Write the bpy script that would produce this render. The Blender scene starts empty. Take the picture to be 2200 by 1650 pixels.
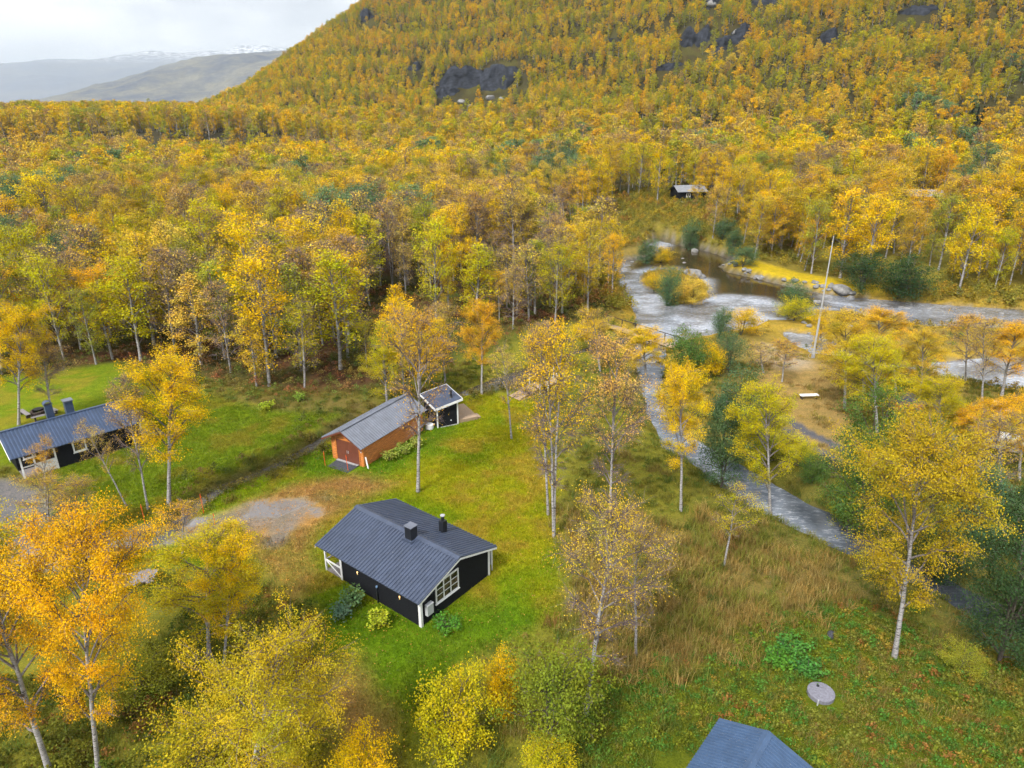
import bpy, math, random
import numpy as np
from mathutils import Vector, Matrix

random.seed(7)
RNG = np.random.default_rng(7)
SC = bpy.context.scene
COL = SC.collection
R_ = math.radians

# ------------------------------------------------------------------ camera, sky, sun, exposure
F_PX, TILT, CAM_H = 1500.0, R_(22.0), 28.0            # focal length in pixels of a 2200 wide frame
cam = bpy.data.cameras.new('camera')
cam.sensor_width = 36.0
cam.lens = 36.0 * F_PX / 2200.0
cam.clip_start, cam.clip_end = 0.5, 30000.0
cam_o = bpy.data.objects.new('camera', cam)
cam_o.location = (0, 0, CAM_H)
cam_o.rotation_euler = (R_(90) - TILT, 0, 0)
COL.objects.link(cam_o)
SC.camera = cam_o

SUN_EL, SUN_AZ = R_(48), R_(214)                      # azimuth clockwise from +Y (behind the camera, a little left)
world = bpy.data.worlds.new('World')
SC.world = world
world.use_nodes = True
wn, wl = world.node_tree.nodes, world.node_tree.links
wn.clear()
w_out = wn.new('ShaderNodeOutputWorld')
w_bg = wn.new('ShaderNodeBackground')
w_sky = wn.new('ShaderNodeTexSky')
w_sky.sky_type = 'NISHITA'
w_sky.sun_disc = False
w_sky.sun_elevation = SUN_EL
w_sky.sun_rotation = SUN_AZ
w_sky.air_density, w_sky.dust_density = 1.0, 2.0
w_sc = wn.new('ShaderNodeVectorMath'); w_sc.operation = 'SCALE'; w_sc.inputs['Scale'].default_value = 0.10
wl.new(w_sky.outputs[0], w_sc.inputs[0])
w_tc = wn.new('ShaderNodeTexCoord')
w_mp = wn.new('ShaderNodeMapping'); w_mp.inputs['Scale'].default_value = (1.0, 1.0, 2.6)
wl.new(w_tc.outputs['Generated'], w_mp.inputs[0])
w_no = wn.new('ShaderNodeTexNoise')
w_no.inputs['Scale'].default_value = 3.4
w_no.inputs['Detail'].default_value = 7.0
w_no.inputs['Roughness'].default_value = 0.5
w_no.inputs['Distortion'].default_value = 0.4
wl.new(w_mp.outputs[0], w_no.inputs['Vector'])
w_cr = wn.new('ShaderNodeValToRGB')                   # overcast cloud deck: grey undersides to bright breaks
w_cr.color_ramp.elements[0].position = 0.36
w_cr.color_ramp.elements[0].color = (0.50, 0.525, 0.57, 1)
w_cr.color_ramp.elements[1].position = 0.58
w_cr.color_ramp.elements[1].color = (1.10, 1.10, 1.10, 1)
wl.new(w_no.outputs[0], w_cr.inputs[0])
w_mx = wn.new('ShaderNodeMixRGB'); w_mx.inputs[0].default_value = 0.93
wl.new(w_sc.outputs[0], w_mx.inputs[1]); wl.new(w_cr.outputs[0], w_mx.inputs[2])
wl.new(w_mx.outputs[0], w_bg.inputs['Color'])
w_bg.inputs['Strength'].default_value = 1.0
wl.new(w_bg.outputs[0], w_out.inputs['Surface'])

sun = bpy.data.lights.new('sun', 'SUN')
sun.energy, sun.angle, sun.color = 3.4, R_(12), (1.0, 0.96, 0.9)
sun_o = bpy.data.objects.new('sun', sun)
_sd = Vector((math.sin(SUN_AZ) * math.cos(SUN_EL), math.cos(SUN_AZ) * math.cos(SUN_EL), math.sin(SUN_EL)))
sun_o.rotation_euler = (-_sd).to_track_quat('-Z', 'Y').to_euler()
sun_o.location = (0, -20, 120)
COL.objects.link(sun_o)

SC.view_settings.view_transform = 'Standard'
SC.view_settings.look = 'None'
SC.view_settings.exposure = 0.56
SC.view_settings.gamma = 1.0
SC.view_settings.use_curve_mapping = False
SC.render.engine = 'CYCLES'
cy = SC.cycles
cy.max_bounces, cy.diffuse_bounces, cy.glossy_bounces = 3, 1, 2
cy.transmission_bounces, cy.transparent_max_bounces, cy.volume_bounces = 2, 4, 0
cy.use_denoising = True
cy.denoiser = 'OPENIMAGEDENOISE'
cy.denoising_input_passes = 'RGB_ALBEDO_NORMAL'
cy.denoising_prefilter = 'ACCURATE'
cy.use_adaptive_sampling = True
cy.adaptive_threshold = 0.04
cy.sample_clamp_indirect = 6.0
cy.caustics_reflective = cy.caustics_refractive = False

# ------------------------------------------------------------------ small helpers
CT, ST = math.cos(TILT), math.sin(TILT)
def G(px, py, z=0.0):
    """ground point (height z) at a place measured in the photograph (2200 x 1650 frame)"""
    x, y = (px - 1100) / F_PX, -(py - 825) / F_PX
    d = (x, CT + y * ST, -ST + y * CT)
    t = (z - CAM_H) / d[2]
    return (d[0] * t, d[1] * t)
def ATY(px, py, Y):
    x, y = (px - 1100) / F_PX, -(py - 825) / F_PX
    d = (x, CT + y * ST, -ST + y * CT)
    t = Y / d[1]
    return (d[0] * t, Y, CAM_H + d[2] * t)
def PROJ(x, y, z):
    z = z - CAM_H
    dep = y * CT - z * ST
    return 1100 + F_PX * x / dep, 825 - F_PX * (y * ST + z * CT) / dep
def poly(px, z=0.0):
    return np.array([G(a, b, z) for a, b in px])

def tag(o, label=None, cat=None, group=None, kind=None):
    if label: o['label'] = label
    if cat: o['category'] = cat
    if group: o['group'] = group
    if kind: o['kind'] = kind
    return o
def mesh_np(name, verts, faces, mats=(), smooth=False, midx=None):
    """faces: (n,3) or (n,4) int array, or list of lists"""
    me = bpy.data.meshes.new(name)
    if isinstance(faces, np.ndarray):
        v = np.asarray(verts, np.float32)
        n, k = faces.shape
        me.vertices.add(len(v)); me.vertices.foreach_set('co', v.ravel())
        me.loops.add(n * k); me.loops.foreach_set('vertex_index', faces.astype(np.int32).ravel())
        me.polygons.add(n)
        me.polygons.foreach_set('loop_start', np.arange(0, n * k, k, dtype=np.int32))
        me.polygons.foreach_set('loop_total', np.full(n, k, np.int32))
    else:
        me.from_pydata([tuple(map(float, q)) for q in verts], [], faces)
    for m in mats: me.materials.append(m)
    if midx is not None: me.polygons.foreach_set('material_index', np.asarray(midx, np.int32))
    if smooth: me.polygons.foreach_set('use_smooth', np.ones(len(me.polygons), bool))
    me.update(calc_edges=True)
    return me
def vattr(me, name, data, typ='FLOAT'):
    a = me.attributes.new(name, typ, 'POINT')
    data = np.asarray(data, np.float32 if typ != 'INT' else np.int32)
    a.data.foreach_set({'FLOAT': 'value', 'INT': 'value', 'FLOAT_VECTOR': 'vector', 'FLOAT_COLOR': 'color'}[typ], data.ravel())
def link(name, me, parent=None, loc=None):
    o = bpy.data.objects.new(name, me)
    COL.objects.link(o)
    if parent is not None: o.parent = parent
    if loc is not None: o.location = loc
    return o
def empty(name, loc, rz=0.0):
    o = bpy.data.objects.new(name, None)
    o.empty_display_size = 0.3
    o.location = loc
    o.rotation_euler = (0, 0, R_(rz))
    COL.objects.link(o)
    return o

def _hash(ix, iy, seed):
    h = (ix.astype(np.int64) * 374761393 + iy.astype(np.int64) * 668265263 + seed * 974634777) & 0xffffffff
    h = ((h ^ (h >> 13)) * 1274126177) & 0xffffffff
    h = (h ^ (h >> 16)) & 0xffffffff
    return h / 4294967295.0
def vnoise(x, y, seed=0):
    x, y = np.asarray(x, float), np.asarray(y, float)
    ix, iy = np.floor(x), np.floor(y)
    fx, fy = x - ix, y - iy
    fx, fy = fx * fx * (3 - 2 * fx), fy * fy * (3 - 2 * fy)
    a, b = _hash(ix, iy, seed), _hash(ix + 1, iy, seed)
    c, d = _hash(ix, iy + 1, seed), _hash(ix + 1, iy + 1, seed)
    return (a * (1 - fx) + b * fx) * (1 - fy) + (c * (1 - fx) + d * fx) * fy
def fbm(x, y, seed=0, oct=4):
    s, a, t = 0, 0.5, 0
    for i in range(oct):
        s = s + a * vnoise(np.asarray(x) * 2 ** i, np.asarray(y) * 2 ** i, seed + i); t += a; a *= 0.5
    return s / t
def sstep(a, b, x):
    t = np.clip((x - a) / (b - a), 0, 1)
    return t * t * (3 - 2 * t)
def sdist(P, x, y):
    """signed distance to polygon P, negative inside"""
    x, y = np.asarray(x, float), np.asarray(y, float)
    d = np.full(x.shape, 1e18); ins = np.zeros(x.shape, bool)
    n = len(P)
    for i in range(n):
        ax, ay = P[i]; bx, by = P[(i + 1) % n]
        ex, ey = bx - ax, by - ay
        t = np.clip(((x - ax) * ex + (y - ay) * ey) / (ex * ex + ey * ey + 1e-12), 0, 1)
        d = np.minimum(d, (x - ax - t * ex) ** 2 + (y - ay - t * ey) ** 2)
        c = ((ay > y) != (by > y)) & (x < (bx - ax) * (y - ay) / (by - ay + 1e-12) + ax)
        ins ^= c
    d = np.sqrt(d)
    return np.where(ins, -d, d)
def ldist(P, x, y):
    x, y = np.asarray(x, float), np.asarray(y, float)
    d = np.full(x.shape, 1e18)
    for i in range(len(P) - 1):
        ax, ay = P[i]; bx, by = P[i + 1]
        ex, ey = bx - ax, by - ay
        t = np.clip(((x - ax) * ex + (y - ay) * ey) / (ex * ex + ey * ey + 1e-12), 0, 1)
        d = np.minimum(d, (x - ax - t * ex) ** 2 + (y - ay - t * ey) ** 2)
    return np.sqrt(d)

# ------------------------------------------------------------------ materials
def mat(name):
    m = bpy.data.materials.new(name); m.use_nodes = True
    nt = m.node_tree
    return m, nt.nodes, nt.links, nt.nodes['Principled BSDF']
def noise(n, l, scale, detail=4, rough=0.55, coord='Object', vscale=None):
    tc = n.new('ShaderNodeTexCoord')
    t = n.new('ShaderNodeTexNoise')
    t.inputs['Scale'].default_value = scale; t.inputs['Detail'].default_value = detail; t.inputs['Roughness'].default_value = rough
    if vscale:
        mp = n.new('ShaderNodeMapping'); mp.inputs['Scale'].default_value = vscale
        l.new(tc.outputs[coord], mp.inputs[0]); l.new(mp.outputs[0], t.inputs['Vector'])
    else: l.new(tc.outputs[coord], t.inputs['Vector'])
    return t
def ramp(n, l, src, stops):
    r = n.new('ShaderNodeValToRGB')
    while len(r.color_ramp.elements) < len(stops): r.color_ramp.elements.new(0.5)
    for e, (p, c) in zip(r.color_ramp.elements, stops):
        e.position = p; e.color = (*c, 1) if len(c) == 3 else c
    l.new(src, r.inputs[0]); return r
def mixc(n, l, typ, fac, a, b):
    m = n.new('ShaderNodeMixRGB'); m.blend_type = typ
    for i, v in ((0, fac), (1, a), (2, b)):
        if hasattr(v, 'is_linked') or hasattr(v, 'links'): l.new(v, m.inputs[i])
        else: m.inputs[i].default_value = v if i == 0 else ((*v, 1) if len(v) == 3 else v)
    return m.outputs[0]
def bump(n, l, src, strength, dist, bs):
    b = n.new('ShaderNodeBump'); b.inputs['Strength'].default_value = strength; b.inputs['Distance'].default_value = dist
    l.new(src, b.inputs['Height']); l.new(b.outputs[0], bs.inputs['Normal']); return b
def simple(name, col, rough=0.6, spec=0.4, var=0.2, scale=6.0, metallic=0.0, vscale=None, bmp=0.0):
    m, n, l, bs = mat(name)
    t = noise(n, l, scale, 5, 0.6, 'Object', vscale)
    lo = tuple(c * (1 - var) for c in col); hi = tuple(min(1, c * (1 + var)) for c in col)
    r = ramp(n, l, t.outputs[0], [(0.3, lo), (0.7, hi)])
    l.new(r.outputs[0], bs.inputs['Base Color'])
    bs.inputs['Roughness'].default_value = rough; bs.inputs['Specular IOR Level'].default_value = spec
    bs.inputs['Metallic'].default_value = metallic
    if bmp: bump(n, l, t.outputs[0], bmp, 0.02, bs)
    return m

M = {}
def leaf_material(name, transl=0.22):
    m = bpy.data.materials.new(name); m.use_nodes = True
    n, l = m.node_tree.nodes, m.node_tree.links
    n.clear()
    out = n.new('ShaderNodeOutputMaterial')
    at = n.new('ShaderNodeAttribute'); at.attribute_type = 'INSTANCER'; at.attribute_name = 'tint'
    lv = n.new('ShaderNodeAttribute'); lv.attribute_type = 'GEOMETRY'; lv.attribute_name = 'lv'
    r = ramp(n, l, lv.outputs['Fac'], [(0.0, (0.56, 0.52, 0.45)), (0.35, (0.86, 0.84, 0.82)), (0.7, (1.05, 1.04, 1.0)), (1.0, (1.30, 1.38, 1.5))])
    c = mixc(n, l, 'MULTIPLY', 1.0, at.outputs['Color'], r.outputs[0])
    hn = noise(n, l, 0.55, 3, 0.6)                          # branches turn at different times: greener and browner sprays
    c = mixc(n, l, 'MULTIPLY', 1.0, c, ramp(n, l, hn.outputs[0], [(0.34, (0.68, 0.86, 1.1)), (0.5, (1.0, 1.0, 1.0)), (0.66, (1.10, 0.97, 0.82))]).outputs[0])
    d = n.new('ShaderNodeBsdfDiffuse'); t = n.new('ShaderNodeBsdfTranslucent'); mx = n.new('ShaderNodeMixShader')
    l.new(c, d.inputs[0]); l.new(c, t.inputs[0]); mx.inputs[0].default_value = transl
    l.new(d.outputs[0], mx.inputs[1]); l.new(t.outputs[0], mx.inputs[2]); l.new(mx.outputs[0], out.inputs[0])
    return m
M['leaf'] = leaf_material('leaf')
M['grass'] = leaf_material('grass_blade', 0.25)
def bark_material():
    m, n, l, bs = mat('birch_bark')
    t = noise(n, l, 3.0, 5, 0.65, 'Object', (1.2, 1.2, 7.0))
    t2 = noise(n, l, 1.1, 3, 0.5, 'Object')
    w = ramp(n, l, t.outputs[0], [(0.36, (0.06, 0.05, 0.05)), (0.46, (0.36, 0.35, 0.35)), (0.62, (0.52, 0.51, 0.50))])
    w2 = mixc(n, l, 'MULTIPLY', 0.7, w.outputs[0], ramp(n, l, t2.outputs[0], [(0.35, (0.55, 0.52, 0.5)), (0.65, (1, 1, 1))]).outputs[0])
    at = n.new('ShaderNodeAttribute'); at.attribute_name = 'thin'
    c = mixc(n, l, 'MIX', at.outputs['Fac'], w2, (0.115, 0.082, 0.078))
    l.new(c, bs.inputs['Base Color']); bs.inputs['Roughness'].default_value = 0.85; bs.inputs['Specular IOR Level'].default_value = 0.2
    bump(n, l, t.outputs[0], 0.5, 0.03, bs)
    return m
M['bark'] = bark_material()
M['twig'] = simple('twig', (0.19, 0.145, 0.14), 0.9, 0.1, 0.3)
M['darkbark'] = simple('dark_bark', (0.10, 0.085, 0.07), 0.9, 0.1, 0.4, 9, bmp=0.4)
# ------------------------------------------------------------------ terrain
Z_W = -1.0                                             # river level
RIVER = [poly(p, Z_W) for p in (
    [(1255, 560), (1335, 583), (1345, 560), (1400, 552), (1385, 528), (1412, 515), (1450, 524), (1520, 540), (1570, 556), (1572, 570), (1545, 573),
     (1560, 584), (1640, 603), (1700, 618), (1780, 634), (1860, 643), (1960, 652), (2100, 662), (2260, 672), (2260, 705), (2170, 703), (2080, 705),
     (1990, 700), (1900, 690), (1830, 676), (1770, 668), (1700, 688), (1640, 686), (1610, 700), (1560, 712), (1520, 716), (1470, 728), (1425, 742), (1372, 722),
     (1374, 695), (1372, 665), (1350, 640), (1335, 612), (1335, 592), (1255, 570)],
    [(1690, 716), (1750, 722), (1800, 742), (1850, 764), (1930, 790), (2040, 778), (2150, 772), (2260, 772), (2260, 840), (2150, 836), (2050, 812), (1980, 806), (1900, 792), (1830, 768), (1760, 762), (1715, 738)],
)]
ISLAND = poly([(1372, 592), (1400, 580), (1455, 578), (1500, 590), (1522, 612), (1528, 640), (1490, 653), (1440, 658), (1412, 630), (1385, 612)], Z_W)
STREAM = poly([(1374, 718), (1420, 742), (1412, 800), (1415, 850), (1432, 900), (1500, 950), (1562, 988), (1640, 1032), (1720, 1078), (1800, 1112), (1880, 1160), (1922, 1190),
               (2010, 1236), (2120, 1290), (2260, 1352), (2260, 1420), (2120, 1345), (1990, 1268), (1893, 1216), (1830, 1192), (1760, 1158), (1680, 1118), (1600, 1078), (1520, 1016), (1430, 962), (1392, 890), (1378, 800)], Z_W)
CREEK = np.array([G(a, b) for a, b in ((330, 1150), (398, 1092), (425, 1072), (475, 1036), (520, 1020), (590, 992), (660, 955), (740, 905), (830, 868), (930, 848), (1000, 838), (1055, 822), (1110, 800), (1160, 775), (1250, 745), (1370, 715))])
POND = poly([(985, 842), (1020, 828), (1060, 812), (1110, 795), (1150, 785), (1165, 800), (1130, 822), (1080, 836), (1030, 842)], -0.45)

def mountain_h(x, y):
    s = 0.6 * x + 0.8 * (y - 330) - 6 + 16 * (fbm(x / 90, y / 90, 5, 3) - 0.5)
    s = np.where(s > 0, s, 0)
    h1 = 0.42 * s - 12 * (1 - np.exp(-s / 40)) * 0.55 + 0.10 * np.maximum(s - 120, 0)
    h1 = np.maximum(h1, 0)
    # terraces: benches and steep steps along the slope
    h1 = h1 + 4.5 * (fbm(x / 45, y / 45, 9, 3) - 0.5) * sstep(10, 60, s) + 2.2 * np.sin(h1 * 0.28 + 5 * fbm(x / 120, y / 120, 12, 2)) * sstep(15, 60, s)
    h2 = 0.697 * x + 0.167 * y + 77 + 9 * (fbm(x / 60, y / 60, 21, 3) - 0.5)
    k = 14.0
    m = -k * np.log(np.exp(-np.clip(h1, -200, 300) / k) + np.exp(-np.clip(h2, -200, 300) / k))
    return np.maximum(m, 0)
def base_h(x, y):
    x, y = np.asarray(x, float), np.asarray(y, float)
    n = 0.5 * (fbm(x / 14, y / 14, 1, 4) - 0.5) * sstep(0, 1, 1.0)
    near = sstep(70, 120, y)
    h = n * (0.45 + 2.0 * near) 
    # terrace at the back of the valley floor
    ty = 345 + 0.10 * x + 26 * (fbm(x / 70, y / 200, 31, 3) - 0.5)
    ter = (15.0 + 13.0 * (fbm(x / 85, y / 160, 33, 3) - 0.5)) * sstep(0, 34, y - ty) * (1 - sstep(-150, -15, x)) 
    ter = ter * (1 - 0.9 * sstep(700, 1000, y)) - 60 * sstep(800, 1300, y) * (1 - sstep(-250, -120, x + 0.25 * (y - 800)))
    # right bank of the river climbs gently
    rb = sstep(0, 60, (x - 20) * 0.35 + (y - 128) * 0.9) * 4.5 * sstep(-40, 60, x)
    h = h + ter + rb + mountain_h(x, y)
    # slight fall of the ground to the stream at lower right
    return h
def water_d(x, y):
    d = np.full(np.shape(x), 1e9)
    for P in RIVER: d = np.minimum(d, sdist(P, x, y))
    d = np.minimum(d, sdist(STREAM, x, y))
    return np.maximum(d, -sdist(ISLAND, x, y))
def terrain_h(x, y):
    x, y = np.asarray(x, float), np.asarray(y, float)
    h = base_h(x, y)
    wd = water_d(x, y) + 0.9 * (fbm(x / 2.2, y / 2.2, 41, 3) - 0.5)
    bank = sstep(-1.2, 2.2, wd)                        # 0 in the water, 1 on land
    h = np.where(wd < 2.2, h * bank + (Z_W - 0.55) * (1 - bank), h)
    isl = sdist(ISLAND, x, y)
    h = np.where(isl < 0, Z_W + 0.55 * sstep(0, -2.5, isl), h)
    wide = sstep(8, 1.5, water_d(x, y)) * sstep(60, 80, y) * (isl > 0)   # gravel flats beside the river lie low
    h = np.where((wd > 0) & (x > 14) & (y < 108), h - 0.35 * wide, h)
    cd = ldist(CREEK, x, y) + 0.5 * (fbm(x / 1.5, y / 1.5, 43, 2) - 0.5)
    h = h - 0.85 * sstep(1.5, 0.25, cd)
    pd = sdist(POND, x, y)
    h = np.where(pd < 1.5, h * sstep(-0.6, 1.5, pd) - 0.85 * (1 - sstep(-0.6, 1.5, pd)), h)
    return h
def TH1(x, y): return float(terrain_h(np.array([x]), np.array([y]))[0])

def lines(segs):
    out = []
    for a, b, s in segs: out += list(np.arange(a, b, s))
    return np.array(out)
gx = np.concatenate([-np.geomspace(1400, 90, 60)[:-1], lines([(-90, -46, 1.0), (-46, 32, 0.42), (32, 110, 0.9)]), np.geomspace(110, 1100, 56)])
gy = np.concatenate([lines([(2, 18, 1.0), (18, 68, 0.42), (68, 150, 0.8)]), np.geomspace(150, 1700, 150)])
GX, GY = np.meshgrid(gx, gy)
GZ = terrain_h(GX, GY)
nx, ny = len(gx), len(gy)
_i = np.arange(ny - 1)[:, None] * nx + np.arange(nx - 1)[None, :]
gf = np.stack([_i, _i + 1, _i + nx + 1, _i + nx], -1).reshape(-1, 4)

# ground colours by what grows or lies there (albedo), woodland floor with painted shade
def lawn_poly(): return poly([(415, 1130), (440, 1065), (520, 1025), (640, 975), (720, 930), (900, 890), (1010, 848), (1130, 845), (1175, 900), (1195, 1000), (1205, 1150), (1240, 1240), (1200, 1330), (1060, 1390), (940, 1470), (890, 1580), (880, 1750), (640, 1750), (700, 1400), (690, 1300), (560, 1230), (420, 1210), (240, 1220), (240, 1185), (400, 1160)])
P_LAWN = lawn_poly()
P_LAWN2 = poly([(-300, 830), (100, 805), (240, 780), (330, 800), (400, 838), (480, 862), (600, 885), (730, 890), (640, 950), (520, 1012), (420, 1072), (330, 1120), (235, 1140), (100, 1000), (-300, 1000)])
P_DRIVE = poly([(-200, 1175), (120, 1165), (245, 1140), (370, 1118), (470, 1104), (540, 1078), (590, 1070), (650, 1072), (690, 1085), (700, 1105), (660, 1130), (610, 1146), (520, 1150), (455, 1150), (370, 1172), (245, 1192), (120, 1230), (-200, 1260)])
P_MEDIAN = poly([(120, 1198), (250, 1162), (370, 1143), (400, 1141), (370, 1150), (250, 1174), (120, 1214)])
P_PARK = poly([(-300, 1015), (30, 1030), (95, 1050), (110, 1110), (60, 1180), (-300, 1180)])
P_LITTER = poly([(455, 1150), (520, 1080), (620, 1040), (760, 1015), (860, 1040), (790, 1075), (700, 1130), (670, 1180), (690, 1240), (600, 1330), (575, 1240), (520, 1180)])
P_LITTER2 = poly([(690, 1440), (760, 1400), (800, 1480), (850, 1560), (840, 1700), (690, 1700)])
P_BROWN = poly([(1215, 1080), (1300, 1130), (1500, 1110), (1640, 1150), (1800, 1230), (1890, 1270), (1700, 1310), (1640, 1380), (1500, 1440), (1330, 1440), (1225, 1350)])
P_HERB = poly([(1240, 1450), (1500, 1440), (1640, 1330), (1800, 1300), (1950, 1330), (2080, 1400), (2300, 1480), (2300, 1750), (1200, 1750)])
P_MEADOW = poly([(1640, 740), (1700, 745), (1760, 775), (1830, 790), (1850, 870), (1830, 930), (1830, 985), (1690, 960), (1680, 880), (1640, 850), (1610, 790)])
P_TRACK = [np.array([G(a, b) for a, b in q]) for q in (((1690, 900), (1745, 935), (1800, 960), (1870, 1000)), ((1692, 925), (1745, 962), (1800, 990), (1860, 1018)))]
P_SANDY = poly([(1640, 735), (1690, 745), (1740, 775), (1720, 800), (1660, 790), (1630, 765)])
P_BRUSH = poly([(430, 850), (600, 850), (800, 855), (830, 870), (700, 930), (600, 960), (540, 900), (450, 890)])
P_FARSHORE = np.array([G(a, b, Z_W) for a, b in ((1560, 572), (1620, 588), (1700, 606), (1780, 622), (1850, 632))])
EX = np.array([(-160, 0), (-160, 76)] + [G(a, b) for a, b in ((-200, 815), (0, 822), (130, 800), (300, 780), (350, 795), (450, 820), (600, 845), (800, 845), (900, 815), (960, 775), (1050, 755), (1130, 705), (1230, 690), (1335, 688), (1340, 640), (1325, 600), (1245, 578), (1245, 545), (1395, 505), (1480, 520), (1560, 545), (1640, 575), (1760, 600), (1900, 620), (2050, 632), (2250, 645))] + [(260, 100), (260, 0)])

def blend(c, new, w):
    return c * (1 - w[..., None]) + np.array(new) * w[..., None]
def ground_colour(x, y):
    n1, n2, n3 = fbm(x / 6, y / 6, 51, 4), fbm(x / 2.0, y / 2.0, 55, 3), fbm(x / 25, y / 25, 59, 3)
    c = np.zeros(x.shape + (3,))
    c[:] = (0.075, 0.070, 0.024)                                           # grassy forest floor, darkened to paint in shade under the trees
    c = blend(c, (0.095, 0.052, 0.028), sstep(0.45, 0.65, n1))              # bilberry and dead bracken
    c = blend(c, (0.085, 0.11, 0.022), sstep(0.52, 0.70, n3) * (1 - sstep(150, 240, y)))
    hill = sstep(170, 300, y)
    c = blend(c, (0.042, 0.038, 0.022), hill * sstep(0.35, 0.6, n3))  # hill heath, darkened further to paint shade between the crowns
    c = blend(c, (0.052, 0.047, 0.020), hill * sstep(0.50, 0.62, n1))
    rb = sstep(-6, 4, (x - 20) * 0.35 + (y - 128) * 0.9 + 10) * (1 - sstep(150, 220, y)) * sstep(5, 30, x)
    c = blend(c, (0.24, 0.20, 0.035), rb * 0.8)
    tf = y - (345 + 0.10 * x + 26 * (fbm(x / 70, y / 200, 31, 3) - 0.5))
    c = blend(c, (0.055, 0.05, 0.032), sstep(-6, 2, tf) * sstep(40, 30, tf) * sstep(-40, -120, x))     # dark heath on the terrace edge
    yard = sstep(3, -3, sdist(EX, x, y))
    c = blend(c, (0.185, 0.18, 0.024), yard * 0.9)
    rt = sstep(12, 18, x) * yard                                            # riverside strip on the right
    c = blend(c, (0.22, 0.165, 0.045), rt * sstep(52, 62, y))
    c = blend(c, (0.135, 0.125, 0.03), rt * (1 - sstep(46, 54, y)))
    s = sdist(P_BRUSH, x, y); c = blend(c, (0.15, 0.115, 0.04), sstep(1.2, -1.2, s) * 0.8)
    s = sdist(P_LAWN2, x, y); c = blend(c, (0.14, 0.195, 0.012), sstep(1.5, -1.0, s)); c = blend(c, (0.20, 0.19, 0.02), sstep(1.5, -1.0, s) * sstep(0.5, 0.66, n2))
    s = sdist(P_LAWN, x, y) + 1.2 * (n2 - 0.5)
    lw = sstep(0.8, -0.8, s)
    lawn = np.zeros(c.shape); lawn[:] = (0.265, 0.265, 0.010)
    lawn = blend(lawn, (0.17, 0.235, 0.008), sstep(0.42, 0.6, n1))
    lawn = blend(lawn, (0.30, 0.22, 0.025), sstep(0.52, 0.68, n2) * 0.8)
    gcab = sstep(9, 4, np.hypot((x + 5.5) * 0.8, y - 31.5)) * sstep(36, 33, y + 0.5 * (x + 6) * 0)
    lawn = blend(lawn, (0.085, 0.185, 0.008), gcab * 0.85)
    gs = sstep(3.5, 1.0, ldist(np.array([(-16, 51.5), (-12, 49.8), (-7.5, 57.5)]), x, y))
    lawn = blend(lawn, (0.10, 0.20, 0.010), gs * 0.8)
    near = sstep(30, 24, y)
    lawn = blend(lawn, (0.125, 0.155, 0.008), near * 0.8)
    c = c * (1 - lw[..., None]) + lawn * lw[..., None]
    s = sdist(P_BROWN, x, y) + 2 * (n2 - 0.5); c = blend(c, (0.19, 0.14, 0.045), sstep(1.5, -1.5, s) * (0.55 + 0.45 * n1))
    s = sdist(P_HERB, x, y) + 2 * (n2 - 0.5); c = blend(c, (0.10, 0.125, 0.012), sstep(1.5, -1.5, s))
    for P in (P_LITTER, P_LITTER2):
        s = sdist(P, x, y) + 2.2 * (n2 - 0.5); c = blend(c, (0.33, 0.19, 0.065), sstep(1.0, -1.4, s) * (0.6 + 0.4 * sstep(0.3, 0.6, n2)))
    s = sdist(P_MEADOW, x, y) + 2 * (n2 - 0.5); c = blend(c, (0.30, 0.205, 0.075), sstep(1.2, -1.2, s) * 0.9)
    s = sdist(P_SANDY, x, y) + 2 * (n2 - 0.5); c = blend(c, (0.36, 0.29, 0.20), sstep(1.2, -1.2, s))
    gr = sdist(P_DRIVE, x, y) + (6.0 * (n2 - 0.5) + 5.0 * (n1 - 0.5)) * sstep(-20, -16, x) + 1.2 * (n2 - 0.5)
    w = sstep(0.7, -1.3, gr) * (1 - 0.85 * sstep(0.5, -0.3, sdist(P_MEDIAN, x, y) + 0.4 * (n2 - 0.5)))
    fade = 1 - 0.75 * sstep(-14.2, -11.5, x) * sstep(0.35, 0.6, n2 + 0.15)
    c = blend(c, (0.215, 0.178, 0.145), w * fade)
    c = blend(c, (0.15, 0.145, 0.15), sstep(0.8, -0.8, sdist(P_PARK, x, y) + (n2 - 0.5)))
    for P in P_TRACK:
        c = blend(c, (0.11, 0.11, 0.13), sstep(0.75, 0.45, ldist(P, x, y) + 0.5 * (n2 - 0.5)))
    wd = water_d(x, y)
    g = sstep(1.0, 0.2, wd + 1.0 * (n2 - 0.5)) * (y > 20)
    c = blend(c, (0.20, 0.185, 0.165), g * sstep(60, 75, y))
    c = blend(c, (0.07, 0.06, 0.04), sstep(0.4, -0.3, wd) )
    flat = sstep(6, 0.5, wd) * sstep(60, 72, y) * (y < 112) * (x > 14)
    c = blend(c, (0.40, 0.27, 0.035), flat * 0.75 * (1 - g))
    fs = sstep(4.5, 2.5, ldist(P_FARSHORE, x, y) ) * (wd > 1.2)
    c = blend(c, (0.45, 0.33, 0.02), fs)
    cd = ldist(CREEK, x, y)
    c = blend(c, (0.10, 0.085, 0.03), sstep(1.6, 0.6, cd) * (y < 62))
    return c
gme = mesh_np('ground', np.stack([GX, GY, GZ], -1).reshape(-1, 3), gf, smooth=True)
gc = ground_colour(GX, GY).reshape(-1, 3)
vattr(gme, 'gcol', np.concatenate([gc, np.ones((len(gc), 1))], 1), 'FLOAT_COLOR')
wet = (sstep(0.3, -0.6, sdist(P_DRIVE, GX, GY)) * sstep(0.52, 0.58, fbm(GX / 2.6, GY / 1.3, 77, 3))).ravel()
vattr(gme, 'wet', wet)
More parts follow.
